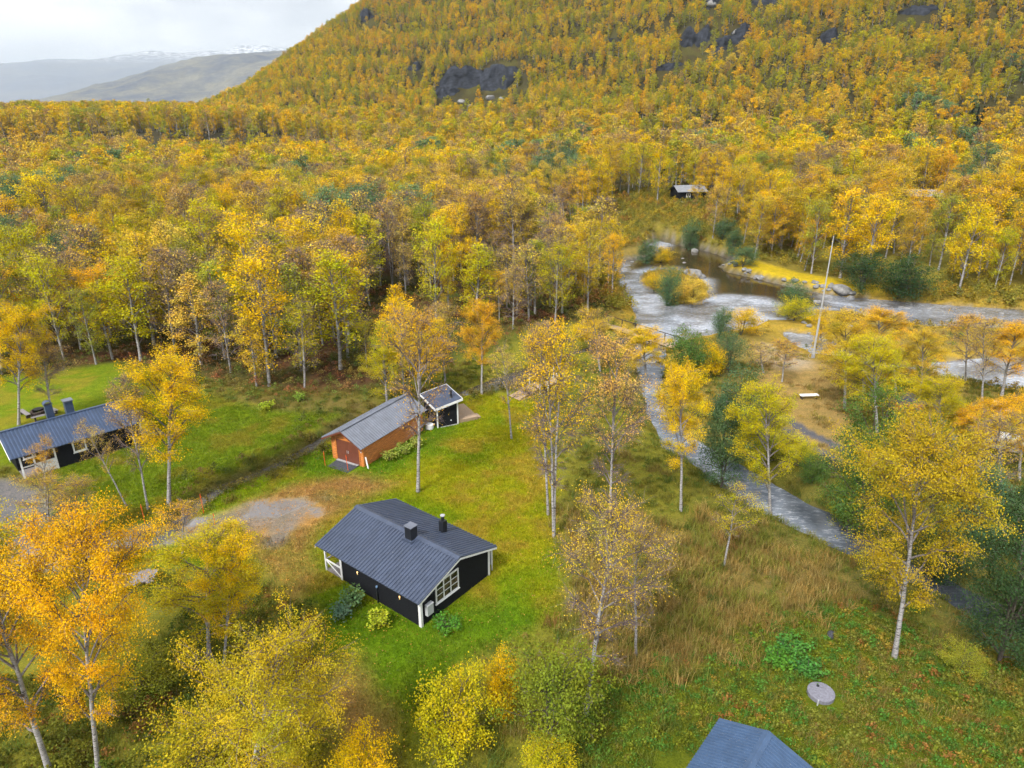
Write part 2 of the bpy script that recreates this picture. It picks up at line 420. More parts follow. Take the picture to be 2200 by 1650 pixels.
def ground_material():
    m, n, l, bs = mat('ground_cover')
    a = n.new('ShaderNodeAttribute'); a.attribute_name = 'gcol'
    t1 = noise(n, l, 9.0, 6, 0.7); t2 = noise(n, l, 1.3, 4, 0.6); t3 = noise(n, l, 42.0, 2, 0.6)
    c = mixc(n, l, 'MULTIPLY', 1.0, a.outputs['Color'], ramp(n, l, t1.outputs[0], [(0.28, (0.52, 0.55, 0.6)), (0.5, (0.98, 0.98, 0.96)), (0.74, (1.5, 1.42, 1.25))]).outputs[0])
    c = mixc(n, l, 'MULTIPLY', 1.0, c, ramp(n, l, t2.outputs[0], [(0.3, (0.76, 0.82, 0.8)), (0.7, (1.22, 1.14, 1.1))]).outputs[0])
    c = mixc(n, l, 'MULTIPLY', 1.0, c, ramp(n, l, t3.outputs[0], [(0.3, (0.75, 0.75, 0.75)), (0.7, (1.25, 1.25, 1.25))]).outputs[0])
    w = n.new('ShaderNodeAttribute'); w.attribute_name = 'wet'
    c = mixc(n, l, 'MIX', w.outputs['Fac'], c, (0.17, 0.155, 0.15))
    l.new(c, bs.inputs['Base Color'])
    rr = n.new('ShaderNodeMapRange'); rr.inputs[3].default_value = 0.95; rr.inputs[4].default_value = 0.05
    l.new(w.outputs['Fac'], rr.inputs[0]); l.new(rr.outputs[0], bs.inputs['Roughness'])
    sm = n.new('ShaderNodeMath'); sm.operation = 'MULTIPLY'; sm.inputs[1].default_value = 1.0; l.new(w.outputs['Fac'], sm.inputs[0]); l.new(sm.outputs[0], bs.inputs['Specular IOR Level'])
    b = bump(n, l, t1.outputs[0], 0.6, 0.12, bs)
    inv = n.new('ShaderNodeMath'); inv.operation = 'SUBTRACT'; inv.inputs[0].default_value = 0.65
    l.new(w.outputs['Fac'], inv.inputs[1]); inv.use_clamp = True; l.new(inv.outputs[0], b.inputs['Strength'])
    return m
gme.materials.append(ground_material())
tag(link('ground', gme), 'grassy valley floor rising into the wooded hillside', 'ground', kind='structure')

# ------------------------------------------------------------------ water
def water_material(name, deep, riff_sky_col):
    m, n, l, bs = mat(name)
    a = n.new('ShaderNodeAttribute'); a.attribute_name = 'riffle'
    t = noise(n, l, 0.9, 4, 0.6, 'Object', (0.6, 1.5, 1.0)); t2 = noise(n, l, 3.4, 4, 0.6, 'Object', (0.55, 1.7, 1)); t3 = noise(n, l, 0.28, 3, 0.5, 'Object', (0.7, 1.2, 1))
    k = n.new('ShaderNodeMath'); k.operation = 'MULTIPLY'; l.new(a.outputs['Fac'], k.inputs[0])
    l.new(ramp(n, l, t3.outputs[0], [(0.34, (0.42, 0.42, 0.42)), (0.54, (1, 1, 1))]).outputs[0], k.inputs[1])     # fast tongues and slack water, varying the painted sky sheen
    mm = n.new('ShaderNodeMath'); mm.operation = 'MULTIPLY'; l.new(k.outputs[0], mm.inputs[0])
    l.new(ramp(n, l, t2.outputs[0], [(0.52, (0, 0, 0)), (0.68, (1, 1, 1))]).outputs[0], mm.inputs[1])
    c = mixc(n, l, 'MIX', k.outputs[0], deep, riff_sky_col)  # riffle base colour carries a painted pale sky reflection
    c = mixc(n, l, 'MIX', mm.outputs[0], c, (0.72, 0.75, 0.81))
    l.new(c, bs.inputs['Base Color'])
    bs.inputs['Roughness'].default_value = 0.05; bs.inputs['IOR'].default_value = 1.33
    bs.inputs['Specular IOR Level'].default_value = 1.0
    ad = n.new('ShaderNodeMath'); ad.operation = 'ADD'; l.new(t.outputs[0], ad.inputs[0]); l.new(t2.outputs[0], ad.inputs[1])
    b = bump(n, l, ad.outputs[0], 0.4, 0.16, bs)
    st = n.new('ShaderNodeMapRange'); st.inputs[3].default_value = 0.04; st.inputs[4].default_value = 0.55
    l.new(a.outputs['Fac'], st.inputs[0]); l.new(st.outputs[0], b.inputs['Strength'])
    return m
M['water'] = water_material('river_water', (0.045, 0.032, 0.014), (0.34, 0.38, 0.455))
M['stream_water'] = water_material('stream_water', (0.036, 0.043, 0.053), (0.27, 0.31, 0.38))
def water_sheet(name, sel, z, riffle_fn, label, step=0.6, box=None):
    x0, x1, y0, y1 = box
    xs, ys = np.arange(x0, x1, step), np.arange(y0, y1, step)
    X, Y = np.meshgrid(xs, ys)
    ins = sel(X, Y)
    c = ins[:-1, :-1] | ins[1:, :-1] | ins[:-1, 1:] | ins[1:, 1:]
    i = (np.arange(len(ys) - 1)[:, None] * len(xs) + np.arange(len(xs) - 1)[None, :])
    f = np.stack([i, i + 1, i + len(xs) + 1, i + len(xs)], -1)[c]
    used, inv = np.unique(f, return_inverse=True)
    V = np.stack([X.ravel(), Y.ravel(), np.full(X.size, z)], -1)[used]
    me = mesh_np(name, V, inv.reshape(f.shape), [M['stream_water' if name == 'stream' else 'water']], True)
    vattr(me, 'riffle', riffle_fn(V[:, 0], V[:, 1]))
    return tag(link(name, me), label, 'river' if name == 'river' else 'stream', kind='structure')
P_POOL = poly([(1335, 592), (1345, 560), (1400, 545), (1450, 520), (1575, 550), (1580, 575), (1700, 612), (1770, 634), (1790, 660), (1700, 668), (1640, 640), (1560, 634), (1520, 640), (1520, 600), (1455, 574), (1400, 576)], Z_W)
def riv_riffle(x, y):
    p = sstep(-2.5, 1.5, sdist(P_POOL, x, y))
    r = p * (0.35 + 0.65 * sstep(0.3, 0.6, fbm(x / 6, y / 4, 81, 3)))
    r = r * (1 - 0.45 * sstep(52, 60, x) * (y > 84))
    return np.clip(r, 0, 1)
def riv_sel(x, y):
    d = np.full(x.shape, 1e9)
    for P in RIVER: d = np.minimum(d, sdist(P, x, y))
    return d < 1.6
water_sheet('river', riv_sel, Z_W, riv_riffle, 'shallow river rippling white past a yellow grass island', 0.7, (8, 110, 66, 165))
water_sheet('stream', lambda x, y: (sdist(STREAM, x, y) < 1.4) & ~riv_sel(x, y), Z_W - 0.012, lambda x, y: np.clip(0.28 + 0.8 * (fbm(x / 2.5, y / 2.5, 83, 3) - 0.4) - 0.25 * sstep(22, 30, x) + 0.3 * sstep(60, 75, y), 0.08, 1), 'narrow rippling stream running past the yard to the lower right', 0.5, (8, 60, 26, 92))
water_sheet('creek', lambda x, y: (ldist(CREEK, x, y) < 0.8) | (sdist(POND, x, y) < 0.8), -0.62, lambda x, y: np.full(np.shape(x), 0.1), 'dark still ditch water between the log shed and the wood', 0.4, (-32, 18, 36, 98))

def hill_hit(px, py, lo=150.0, hi=950.0):
    Y = np.arange(lo, hi, 1.5); q = np.array([ATY(px, py, v) for v in Y])
    i = int(np.argmax(terrain_h(q[:, 0], q[:, 1]) > q[:, 2])); return tuple(q[i])
# ------------------------------------------------------------------ far mountains
def far_mountain(name, prof, dist, depth, mcol, label, seed, snow=False, rise=0.0):
    """prof: (px, py) silhouette in the photograph; a long fell built as a height field around distance dist"""
    az = np.linspace(-0.95, 0.12, 150)
    pa = np.array([(a - 1100) / F_PX for a, b in prof])
    pz = np.array([ATY(a, b, dist)[2] for a, b in prof])
    xs = az * dist
    crest = np.interp(az, pa, pz)
    rows = 46
    t = np.linspace(0, 1, rows)
    X = np.tile(xs, (rows, 1)); Y = dist - depth * (1 - t)[:, None] + 0 * X
    prof_t = np.concatenate([np.sin(np.linspace(0, 1, rows) * math.pi / 2)[:, None] ** 1.1], 1)
    Z = -40 + (crest[None, :] + 40) * prof_t
    nz = (fbm(X / (dist * 0.06), Y / (dist * 0.06), seed, 5) - 0.5)
    Z = Z + nz * (crest[None, :] + 40) * 0.34 * np.sin(t * math.pi)[:, None] + (fbm(X / (dist * 0.015), Y / (dist * 0.02), seed + 9, 3) - 0.5) * dist * 0.004 * (t[:, None] > 0.05)
    # back side
    X2 = np.concatenate([X, X[-1:], X[-1:]]); Y2 = np.concatenate([Y, Y[-1:] + depth * 0.5, Y[-1:] + depth])
    Z2 = np.concatenate([Z, Z[-1:] * 0.97, Z[-1:] * 0 - 40])
    n_, m_ = X2.shape
    i = np.arange(n_ - 1)[:, None] * m_ + np.arange(m_ - 1)[None, :]
    f = np.stack([i, i + 1, i + m_ + 1, i + m_], -1).reshape(-1, 4)
    me = mesh_np(name, np.stack([X2, Y2, Z2], -1).reshape(-1, 3), f, [mcol], True)
    return tag(link(name, me), label, 'mountain', kind='structure')
def fell_material(name, lo, hi, snow_z=None, sc=0.004):
    m, n, l, bs = mat(name)
    t = noise(n, l, sc, 8, 0.65); t2 = noise(n, l, sc * 7, 6, 0.7)
    c = ramp(n, l, t.outputs[0], [(0.35, lo), (0.62, hi)]).outputs[0]
    c = mixc(n, l, 'MULTIPLY', 1.0, c, ramp(n, l, t2.outputs[0], [(0.3, (0.6, 0.6, 0.65)), (0.7, (1.3, 1.3, 1.25))]).outputs[0])
    if snow_z:
        g = n.new('ShaderNodeNewGeometry'); sp = n.new('ShaderNodeSeparateXYZ'); l.new(g.outputs['Position'], sp.inputs[0])
        mr = n.new('ShaderNodeMapRange'); mr.inputs[1].default_value = snow_z[0]; mr.inputs[2].default_value = snow_z[1]
        l.new(sp.outputs['Z'], mr.inputs[0])
        k = n.new('ShaderNodeMath'); k.operation = 'MULTIPLY'; l.new(mr.outputs[0], k.inputs[0])
        l.new(ramp(n, l, t2.outputs[0], [(0.46, (0, 0, 0)), (0.56, (1, 1, 1))]).outputs[0], k.inputs[1])
        c = mixc(n, l, 'MIX', k.outputs[0], c, (0.85, 0.87, 0.9))
    l.new(c, bs.inputs['Base Color']); bs.inputs['Roughness'].default_value = 0.95; bs.inputs['Specular IOR Level'].default_value = 0.1
    return m
far_mountain('mountain', [(-900, 205), (-300, 190), (0, 161), (90, 152), (160, 149), (260, 138), (340, 131), (450, 123), (560, 116), (700, 110), (900, 120), (1400, 160)], 15000, 7000,
             fell_material('far_fell', (0.06, 0.08, 0.13), (0.12, 0.125, 0.14), (560, 830), 0.0016), 'pale blue fell with snow patches along its far crest', 3)  # distant haze put into the fell as blue base tones
far_mountain('mountain', [(-900, 330), (0, 300), (180, 268), (330, 232), (400, 195), (440, 160), (480, 143), (540, 130), (610, 121), (660, 114), (760, 106), (1000, 110), (1400, 160)], 5200, 2000,
             fell_material('near_fell', (0.045, 0.058, 0.09), (0.16, 0.15, 0.115), None, 0.006), 'brown and ochre fell shoulder behind the wooded hillside', 13)

# ------------------------------------------------------------------ trees
class Tubes:
    def __init__(s): s.v, s.f, s.thin, s.n = [], [], [], 0
    def add(s, pts, rad, sides, thin):
        pts = np.asarray(pts, float); rad = np.asarray(rad, float)
        k = len(pts)
        tang = np.gradient(pts, axis=0)
        tang /= np.linalg.norm(tang, axis=1, keepdims=True) + 1e-9
        ref = np.where(np.abs(tang[:, 2:3]) > 0.9, np.array([[1.0, 0, 0]]), np.array([[0, 0, 1.0]]))
        a = np.cross(tang, ref); a /= np.linalg.norm(a, axis=1, keepdims=True) + 1e-9
        b = np.cross(tang, a)
        th = np.arange(sides) * 2 * math.pi / sides
        ring = pts[:, None, :] + rad[:, None, None] * (a[:, None, :] * np.cos(th)[None, :, None] + b[:, None, :] * np.sin(th)[None, :, None])
        s.v.append(ring.reshape(-1, 3)); s.thin.append(np.repeat(np.broadcast_to(thin, (k,)), sides))
        i = np.arange(k - 1)[:, None] * sides + np.arange(sides)[None, :]
        j = np.arange(k - 1)[:, None] * sides + (np.arange(sides) + 1)[None, :] % sides
        s.f.append(np.stack([i, j, j + sides, i + sides], -1).reshape(-1, 4) + s.n)
        s.n += k * sides
    def mesh(s, name, m):
        me = mesh_np(name, np.concatenate(s.v), np.concatenate(s.f), [m], True)
        vattr(me, 'thin', np.concatenate(s.thin)); return me
    def arrays(s): return np.concatenate(s.v), np.concatenate(s.f), np.concatenate(s.thin)

def quads_at(rng, c, size, up=0.5, aspect=1.0, var=0.35):
    n = len(c)
    nrm = rng.normal(size=(n, 3)); nrm[:, 2] = np.abs(nrm[:, 2]) + up
    nrm /= np.linalg.norm(nrm, axis=1, keepdims=True)
    a = np.cross(nrm, rng.normal(size=(n, 3))); a /= np.linalg.norm(a, axis=1, keepdims=True) + 1e-9
    b = np.cross(nrm, a)
    s = (size * (1 + var * rng.uniform(-1, 1, n)))[:, None] * 0.5
    V = np.stack([c - a * s, c - b * s * aspect * 0.72, c + a * s, c + b * s * aspect * 0.72], 1).reshape(-1, 3)
    return V, np.arange(4 * n).reshape(-1, 4)

SHAPES = {'oval': ([0, .15, .4, .7, .9, 1], [.55, .85, 1, .72, .38, .12]),
          'cone': ([0, .12, .3, .6, .85, 1], [.7, 1, .95, .62, .3, .08]),
          'vase': ([0, .2, .5, .75, .92, 1], [.3, .6, .9, 1, .72, .3]),
          'dome': ([0, .2, .5, .8, .95, 1], [.8, 1, .95, .7, .4, .2])}
def gen_tree(seed, H=10.0, R=2.0, cb=0.28, shape='oval', nl=26, nleaf=2400, ls=0.2, ntw=500, tw=0.022, sides=6, stems=1, topw=0.0, el=(28, 58), spread=0.26, r0=0.115, wob=0.18, subs=4, lean_stems=0.22, barktop=0.5):
    rng = np.random.default_rng(seed)
    T = Tubes()
    nodes, nd_w = [], []
    tx, tw_ = SHAPES[shape]
    seg_p, seg_q = [], []
    for st in range(stems):
        nseg = 11
        zz = np.linspace(0, 1, nseg)
        hs = H * (1.0 if st == 0 else rng.uniform(0.72, 0.95))
        ang0 = rng.uniform(0, 6.28)
        ln = (lean_stems * rng.uniform(0.6, 1.2) if stems > 1 else 0.02)
        wx = np.cumsum(rng.normal(0, wob * 0.35, nseg)); wy = np.cumsum(rng.normal(0, wob * 0.35, nseg))
        wx -= wx[0]; wy -= wy[0]
        tp = np.stack([wx * zz + math.cos(ang0) * ln * H * zz ** 0.8, wy * zz + math.sin(ang0) * ln * H * zz ** 0.8, zz * hs], -1)
        rr = r0 * (1.0 if stems == 1 else 0.75) * (1 - zz) ** 0.75 + 0.012
        rr[0] *= 1.25
        T.add(tp, rr, sides, np.clip((zz - barktop) * 2.2, 0, 0.9))
        n_l = max(3, nl // stems)
        for i in range(n_l):
            f = (i + rng.uniform(0, 1)) / n_l
            f = f ** 0.9
            t = cb + (0.985 - cb) * f
            p0 = np.array([np.interp(t, zz, tp[:, k]) for k in range(3)])
            az = i * 2.39996 + rng.uniform(-0.5, 0.5) + ang0
            w = np.interp(f, tx, tw_) * rng.uniform(0.72, 1.18)
            e = R_(rng.uniform(*el) + 22 * f ** 2)
            L = R * w / max(0.45, math.cos(e)) * (0.9 if stems > 1 else 1.0)
            L = min(L, max(0.35, (hs - p0[2] + 0.25) / math.sin(e)))
            s5 = np.linspace(0, 1, 6)
            az2 = az + np.cumsum(rng.normal(0, 0.16, 6))
            rise = s5 * math.sin(e) * L * (1.12 - 0.25 * s5)
            out_ = s5 * math.cos(e) * L
            lp = p0 + np.stack([np.cos(az2) * out_, np.sin(az2) * out_, rise + rng.normal(0, 0.03 * L, 6) * s5], -1)
            lp[:, 2] = np.minimum(lp[:, 2], hs * 1.01)
            rl = np.interp(t, zz, rr) * 0.55 * (1 - s5) ** 0.8 + 0.008
            T.add(lp, rl, max(3, sides - 2), np.clip(0.45 + s5 * 0.8, 0, 1) * 0.95)
            for k in range(subs + int(L * 0.9)):
                ss = rng.uniform(0.22, 1.0)
                q0 = np.array([np.interp(ss, s5, lp[:, c]) for c in range(3)])
                a3 = az + rng.uniform(-1.15, 1.15); e3 = R_(rng.uniform(-5, 62))
                ls_ = L * rng.uniform(0.22, 0.46) * (1.15 - 0.5 * ss) + 0.2
                d3 = np.array([math.cos(a3) * math.cos(e3), math.sin(a3) * math.cos(e3), math.sin(e3)])
                q1 = q0 + d3 * ls_ * 0.55; q2 = q0 + d3 * ls_ + np.array([0, 0, -0.10 * ls_])
                if sides >= 6: T.add([q0, q1, q2], [0.016, 0.010, 0.004], 3, 1.0)
                seg_p.append(q0); seg_q.append(q2); nd_w.append((0.5 + f) ** (topw * 4) * ls_ * rng.uniform(0.35, 1.5))
    P, Q, W = np.array(seg_p), np.array(seg_q), np.array(nd_w)
    W = W / W.sum()
    # twigs
    tv = tf = None
    if ntw:
        ii = rng.choice(len(P), ntw)
        s = rng.uniform(0.15, 1, (ntw, 1))
        b0 = P[ii] * (1 - s) + Q[ii] * s
        dv = (Q[ii] - P[ii]); dv /= np.linalg.norm(dv, axis=1, keepdims=True) + 1e-9
        dv = dv + rng.normal(0, 0.6, (ntw, 3)); dv /= np.linalg.norm(dv, axis=1, keepdims=True)
        ln = rng.uniform(0.3, 0.85, (ntw, 1)) * (H / 10)
        sd = np.cross(dv, rng.normal(size=(ntw, 3))); sd /= np.linalg.norm(sd, axis=1, keepdims=True) + 1e-9
        tv = np.stack([b0 - sd * tw * 0.5, b0 + sd * tw * 0.5, b0 + dv * ln + np.array([0, 0, -0.05])], 1).reshape(-1, 3)
        tf = np.arange(3 * ntw).reshape(-1, 3)
    # leaves gathered on the twigs in loose clumps
    ii = rng.choice(len(P), nleaf, p=W)
    s = rng.uniform(0.2, 1.12, (nleaf, 1))
    c = P[ii] * (1 - s) + Q[ii] * s + rng.normal(0, spread, (nleaf, 3)) * np.array([1, 1, 0.8])
    c[:, 2] = np.maximum(c[:, 2], 0.06 * H * 0.25)
    lv_, lf_ = quads_at(rng, c, ls)
    clump = rng.uniform(0, 1, len(P))[ii]
    hgt = np.clip((c[:, 2] / H - cb) / (1 - cb), 0, 1)
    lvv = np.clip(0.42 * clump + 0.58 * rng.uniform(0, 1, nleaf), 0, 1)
    return dict(T=T, tv=tv, tf=tf, lv=lv_, lf=lf_, lvv=np.repeat(lvv, 4), H=H, R=R)

VARS = {}
def as_parts(key, t, bark='bark', leafmat='leaf'):
    tr = t['T'].mesh('trunk_' + key, M[bark])
    tw = mesh_np('twigs_' + key, t['tv'], t['tf'], [M['twig']]) if t['tv'] is not None else None
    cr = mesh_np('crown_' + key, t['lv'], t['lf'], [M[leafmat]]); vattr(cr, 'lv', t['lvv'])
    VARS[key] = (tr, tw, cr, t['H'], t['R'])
def as_joined(key, t, bark='bark', leafmat='leaf'):
    tv, tf, th = t['T'].arrays()
    V, F, mi, lv = [tv], [tf], [np.zeros(len(tf))], [np.zeros(len(tv))]
    o = len(tv); thin = [th]
    if t['tv'] is not None:                              # twigs as thin quads with a shared tip
        q = np.concatenate([t['tf'], t['tf'][:, 2:3]], 1)
        v3 = t['tv'].reshape(-1, 3, 3); v4 = np.concatenate([v3, v3[:, 2:3] + 0.006], 1).reshape(-1, 3)
        n = len(v3)
        V.append(v4); F.append(np.arange(4 * n).reshape(-1, 4) + o); mi.append(np.ones(n)); lv.append(np.zeros(4 * n)); thin.append(np.ones(4 * n)); o += 4 * n
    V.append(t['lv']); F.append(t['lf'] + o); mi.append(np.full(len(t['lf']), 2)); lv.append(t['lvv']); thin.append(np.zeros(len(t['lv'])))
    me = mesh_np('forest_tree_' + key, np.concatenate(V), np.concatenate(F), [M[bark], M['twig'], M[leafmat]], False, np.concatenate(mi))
    vattr(me, 'lv', np.concatenate(lv)); vattr(me, 'thin', np.concatenate(thin))
    return me

# near birches (about 10 m, scaled per tree)
NEAR = {'full0': dict(seed=101, shape='oval', nl=30, nleaf=30000, ls=0.072, ntw=900, tw=0.016, cb=0.30, subs=5, spread=0.19),
        'full1': dict(seed=102, shape='oval', nl=32, nleaf=31000, ls=0.072, ntw=900, tw=0.016, cb=0.22, R=2.3, subs=5, spread=0.19),
        'full2': dict(seed=103, shape='vase', nl=28, nleaf=30000, ls=0.072, ntw=900, tw=0.016, cb=0.32, R=2.4, subs=5, spread=0.19),
        'spire': dict(seed=104, shape='cone', nl=34, nleaf=22000, ls=0.072, ntw=700, tw=0.016, cb=0.20, R=1.6, subs=4, spread=0.19),
        'wide0': dict(seed=105, shape='dome', nl=38, nleaf=52000, ls=0.066, ntw=1200, tw=0.016, cb=0.24, R=3.3, subs=9, spread=0.19, stems=2, lean_stems=0.12),
        'wide1': dict(seed=106, shape='vase', nl=30, nleaf=58000, ls=0.066, ntw=1200, tw=0.016, cb=0.26, R=3.2, subs=9, spread=0.19),
        'thin0': dict(seed=107, shape='vase', nl=26, nleaf=6500, ls=0.080, ntw=2600, tw=0.018, cb=0.30, R=2.3, subs=6, topw=0.6),
        'thin1': dict(seed=108, shape='oval', nl=26, nleaf=5200, ls=0.080, ntw=2400, tw=0.018, cb=0.28, R=2.2, subs=6, topw=0.35),
        'thin2': dict(seed=109, shape='vase', nl=30, nleaf=8000, ls=0.080, ntw=3000, tw=0.018, cb=0.26, R=2.4, subs=6, topw=0.9, stems=2, lean_stems=0.08),
        'bare': dict(seed=111, shape='vase', nl=28, nleaf=8000, ls=0.058, ntw=3400, tw=0.013, cb=0.28, R=2.4, subs=8, topw=0.45, spread=0.2),
        'sap': dict(seed=110, shape='oval', nl=18, nleaf=3600, ls=0.080, ntw=900, tw=0.02, cb=0.36, R=1.7, subs=4, r0=0.09, spread=0.19)}
for k, p in NEAR.items(): as_parts(k, gen_tree(**p))
MID = {}
for i, (sh, cb, RR, nlf, tops, nt) in enumerate([('oval', .13, 1.75, 6200, 0, 450), ('oval', .10, 1.95, 6600, 0, 450), ('vase', .16, 1.9, 5800, .1, 600), ('cone', .10, 1.6, 5600, 0, 400), ('vase', .18, 2.0, 3900, .4, 1300), ('oval', .14, 1.8, 2100, .35, 2200), ('vase', .18, 2.0, 1400, .5, 2600), ('oval', .15, 1.6, 5400, 0, 450), ('dome', .12, 2.1, 6800, 0, 500), ('oval', .15, 1.85, 3600, .3, 1500)]):
    t = gen_tree(200 + i, shape=sh, cb=cb, R=RR, nl=32, nleaf=nlf, ls=0.135, ntw=nt, tw=0.028, sides=5, subs=4, topw=tops, spread=0.22, el=(34, 60), stems=2 if i in (6, 9) else 1, lean_stems=0.07)
    as_parts('mid%d' % i, t); MID[i] = t
# willow and alder bushes
for i, (sh, Rr, nlf) in enumerate([('dome', 2.0, 10500), ('dome', 2.4, 11500), ('oval', 1.7, 9500), ('dome', 2.2, 8500)]):
    as_parts('bush%d' % i, gen_tree(300 + i, H=4.0, R=Rr, cb=0.02, shape=sh, nl=50, nleaf=nlf, ls=0.10, ntw=300, tw=0.02, sides=4, stems=5, lean_stems=0.14, r0=0.045, spread=0.24, subs=4, el=(4, 52), barktop=0.0), bark='darkbark')
as_parts('alder0', gen_tree(320, H=10, R=2.7, cb=0.02, shape='oval', nl=60, el=(8, 50), nleaf=24000, ls=0.12, ntw=500, tw=0.02, sides=5, stems=3, lean_stems=0.07, spread=0.34, subs=4, barktop=0.0), bark='darkbark')
as_parts('alder1', gen_tree(321, H=10, R=3.0, cb=0.02, shape='dome', nl=60, el=(8, 50), nleaf=24000, ls=0.12, ntw=500, tw=0.02, sides=5, stems=4, lean_stems=0.1, spread=0.34, subs=4, barktop=0.0), bark='darkbark')

# colours of the foliage (albedo)
TINT = {'golden': (0.80, 0.53, 0.010), 'ochre': (0.68, 0.47, 0.035), 'orange': (0.77, 0.44, 0.02), 'lime': (0.56, 0.48, 0.014), 'olive': (0.36, 0.36, 0.035),
        'russet': (0.55, 0.36, 0.09), 'straw': (0.74, 0.52, 0.07), 'teal': (0.115, 0.195, 0.08), 'green': (0.115, 0.20, 0.04), 'dark green': (0.055, 0.105, 0.035), 'pine': (0.022, 0.05, 0.03)}
def jit(t, rng, s=0.12):
    f = 1 + rng.uniform(-s, s); g = 1 + rng.uniform(-s, s) * 0.6
    return (min(0.85, t[0] * f), min(0.85, t[1] * f * g), t[2] * f)
_tr = np.random.default_rng(5)
def plant_tree(name, var, loc, h, width, tint, label, cat, group=None, rz=None, lean=(0.0, 0.0)):
    tr, tw, cr, H0, R0 = VARS[var]
    e = empty(name, loc)
    sz = h / H0; sx = width / (2 * R0)
    rz = _tr.uniform(0, 6.28) if rz is None else rz
    rot = Matrix.Rotation(math.atan2(math.hypot(*lean), 1.0), 4, Vector((-lean[1], lean[0], 0)).normalized()) if (lean[0] or lean[1]) else Matrix.Identity(4)
    e.matrix_world = Matrix.Translation(loc) @ rot @ Matrix.Rotation(rz, 4, 'Z') @ Matrix.Diagonal((sx, sx, sz, 1))
    link('trunk', tr, e)
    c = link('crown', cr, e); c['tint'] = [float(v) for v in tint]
    if tw is not None: link('twigs', tw, c)['kind'] = 'stuff'
    return tag(e, label, cat, group)
def hero(var, base, top, width_px, colour, label, name='birch_tree', cat='tree', group='birches around the yard', z=None, toplean=True, hmul=1.0):
    bx, by = G(*base)
    zz = TH1(bx, by)
    tp = ATY(top[0], top[1], by)
    h = max(0.8, (tp[2] - zz)) * hmul * 0.95
    dep = by * CT - (zz + h * 0.6 - CAM_H) * ST
    wd = width_px * dep / F_PX
    lean = ((tp[0] - bx) / h, 0.0) if toplean else (0.0, 0.0)
    lean = (max(-0.35, min(0.35, lean[0])), 0.0)
    t = TINT[colour] if isinstance(colour, str) else colour
    return plant_tree(name, var, (bx, by, zz - 0.05), h, wd, jit(t, _tr, 0.05), label, cat, group, lean=lean)
HB = 'birches around the yard'
def bush(var, base, top, w, colour, label, name='willow_bush', group='willow bushes along the river'):
    return hero(var, base, top, w, colour, label, name, 'bush', group, toplean=False)
hero('wide1', (212, 1668), (165, 1110), 285, (0.80, 0.44, 0.012), 'big golden orange birch filling the lower left corner')
hero('full1', (108, 1662), (-40, 1170), 240, (0.74, 0.42, 0.02), 'leaning birch with thick grey trunk at the lower left edge')
hero('full2', (-60, 1560), (-60, 1120), 230, 'lime', 'yellow green birch cut by the left picture edge below the drive')
hero('wide0', (520, 1760), (530, 1310), 320, (0.52, 0.40, 0.02), 'broad yellow green birch at the bottom, nearest the black cabin')
hero('full1', (448, 1420), (430, 1135), 195, (0.52, 0.42, 0.02), 'yellow green birch beside the drive left of the black cabin')
bush('bush1', (300, 1500), (300, 1400), 170, 'olive', 'olive undergrowth bush between the golden and the broad birch')
bush('bush0', (620, 1650), (620, 1500), 170, (0.50, 0.40, 0.02), 'yellow bush at the right foot of the broad birch')
bush('bush3', (430, 1690), (430, 1540), 200, (0.46, 0.36, 0.02), 'yellow green bush at the left foot of the broad birch')
hero('full0', (480, 1440), (485, 1150), 120, 'golden', 'slim golden birch pressed against the yellow green one by the drive')
hero('sap', (392, 1190), (388, 1066), 80, 'orange', 'small pale orange sapling standing beside the gravel drive')
hero('bare', (112, 1175), (105, 1020), 140, 'ochre', 'sparse yellow birch in front of the long black cabin', hmul=1.0)
hero('bare', (165, 1160), (160, 1030), 95, 'ochre', 'low many stemmed sparse birch right of the one before the long cabin')
hero('sap', (98, 1088), (85, 925), 52, 'orange', 'sparse orange leaved birch before the white porch of the long cabin')
hero('thin1', (319, 1096), (262, 795), 85, 'russet', 'white stemmed birch with almost bare crown leaning over the long cabin roof')
hero('sap', (272, 1088), (180, 890), 60, 'straw', 'thin crooked birch leaning far to the left before the long cabin')
hero('full0', (363, 1082), (345, 760), 150, 'golden', 'full yellow birch standing right of the long black cabin')
hero('full0', (40, 912), (25, 645), 105, 'golden', 'tall golden birch behind the long cabin at the left edge')
hero('thin2', (113, 895), (100, 708), 95, 'russet', 'brown half bare birch behind the chimneys of the long cabin')
hero('thin0', (898, 1057), (902, 668), 150, 'orange', 'tall white birch on the lawn between log shed and black cabin')
hero('sap', (1099, 942), (1090, 738), 75, 'straw', 'slender white sapling alone on the lawn right of the sauna hut')
hero('full0', (1035, 847), (1030, 648), 80, 'orange', 'orange birch on the lawn bank beside the ditch pond')
hero('thin2', (1190, 1152), (1200, 705), 165, 'golden', 'tall double stemmed birch with golden top right of the lawn')
hero('thin0', (1178, 1105), (1170, 700), 110, 'golden', 'tall birch close behind the double stemmed one on the lawn edge')
hero('thin2', (1312, 1135), (1345, 735), 165, (0.74, 0.46, 0.10), 'tall half bare pinkish orange birch on the stream bank')
hero('spire', (832, 872), (822, 680), 72, 'lime', 'pointed pale yellow birch directly behind the log shed')
hero('sap', (867, 865), (868, 655), 70, 'straw', 'thin pale birch rising behind the log shed roof')
hero('full0', (900, 850), (915, 675), 95, 'golden', 'yellow topped birch behind the sauna hut roof')
hero('thin1', (957, 822), (945, 645), 75, 'straw', 'pale thinly leaved birch on the far side of the ditch')
hero('bare', (1258, 1536), (1335, 1075), 235, 'ochre', 'large leaning birch with thick white trunk in the lower middle')
hero('bare', (1366, 1412), (1375, 1120), 130, 'ochre', 'smaller bare limbed birch behind the large leaning one')
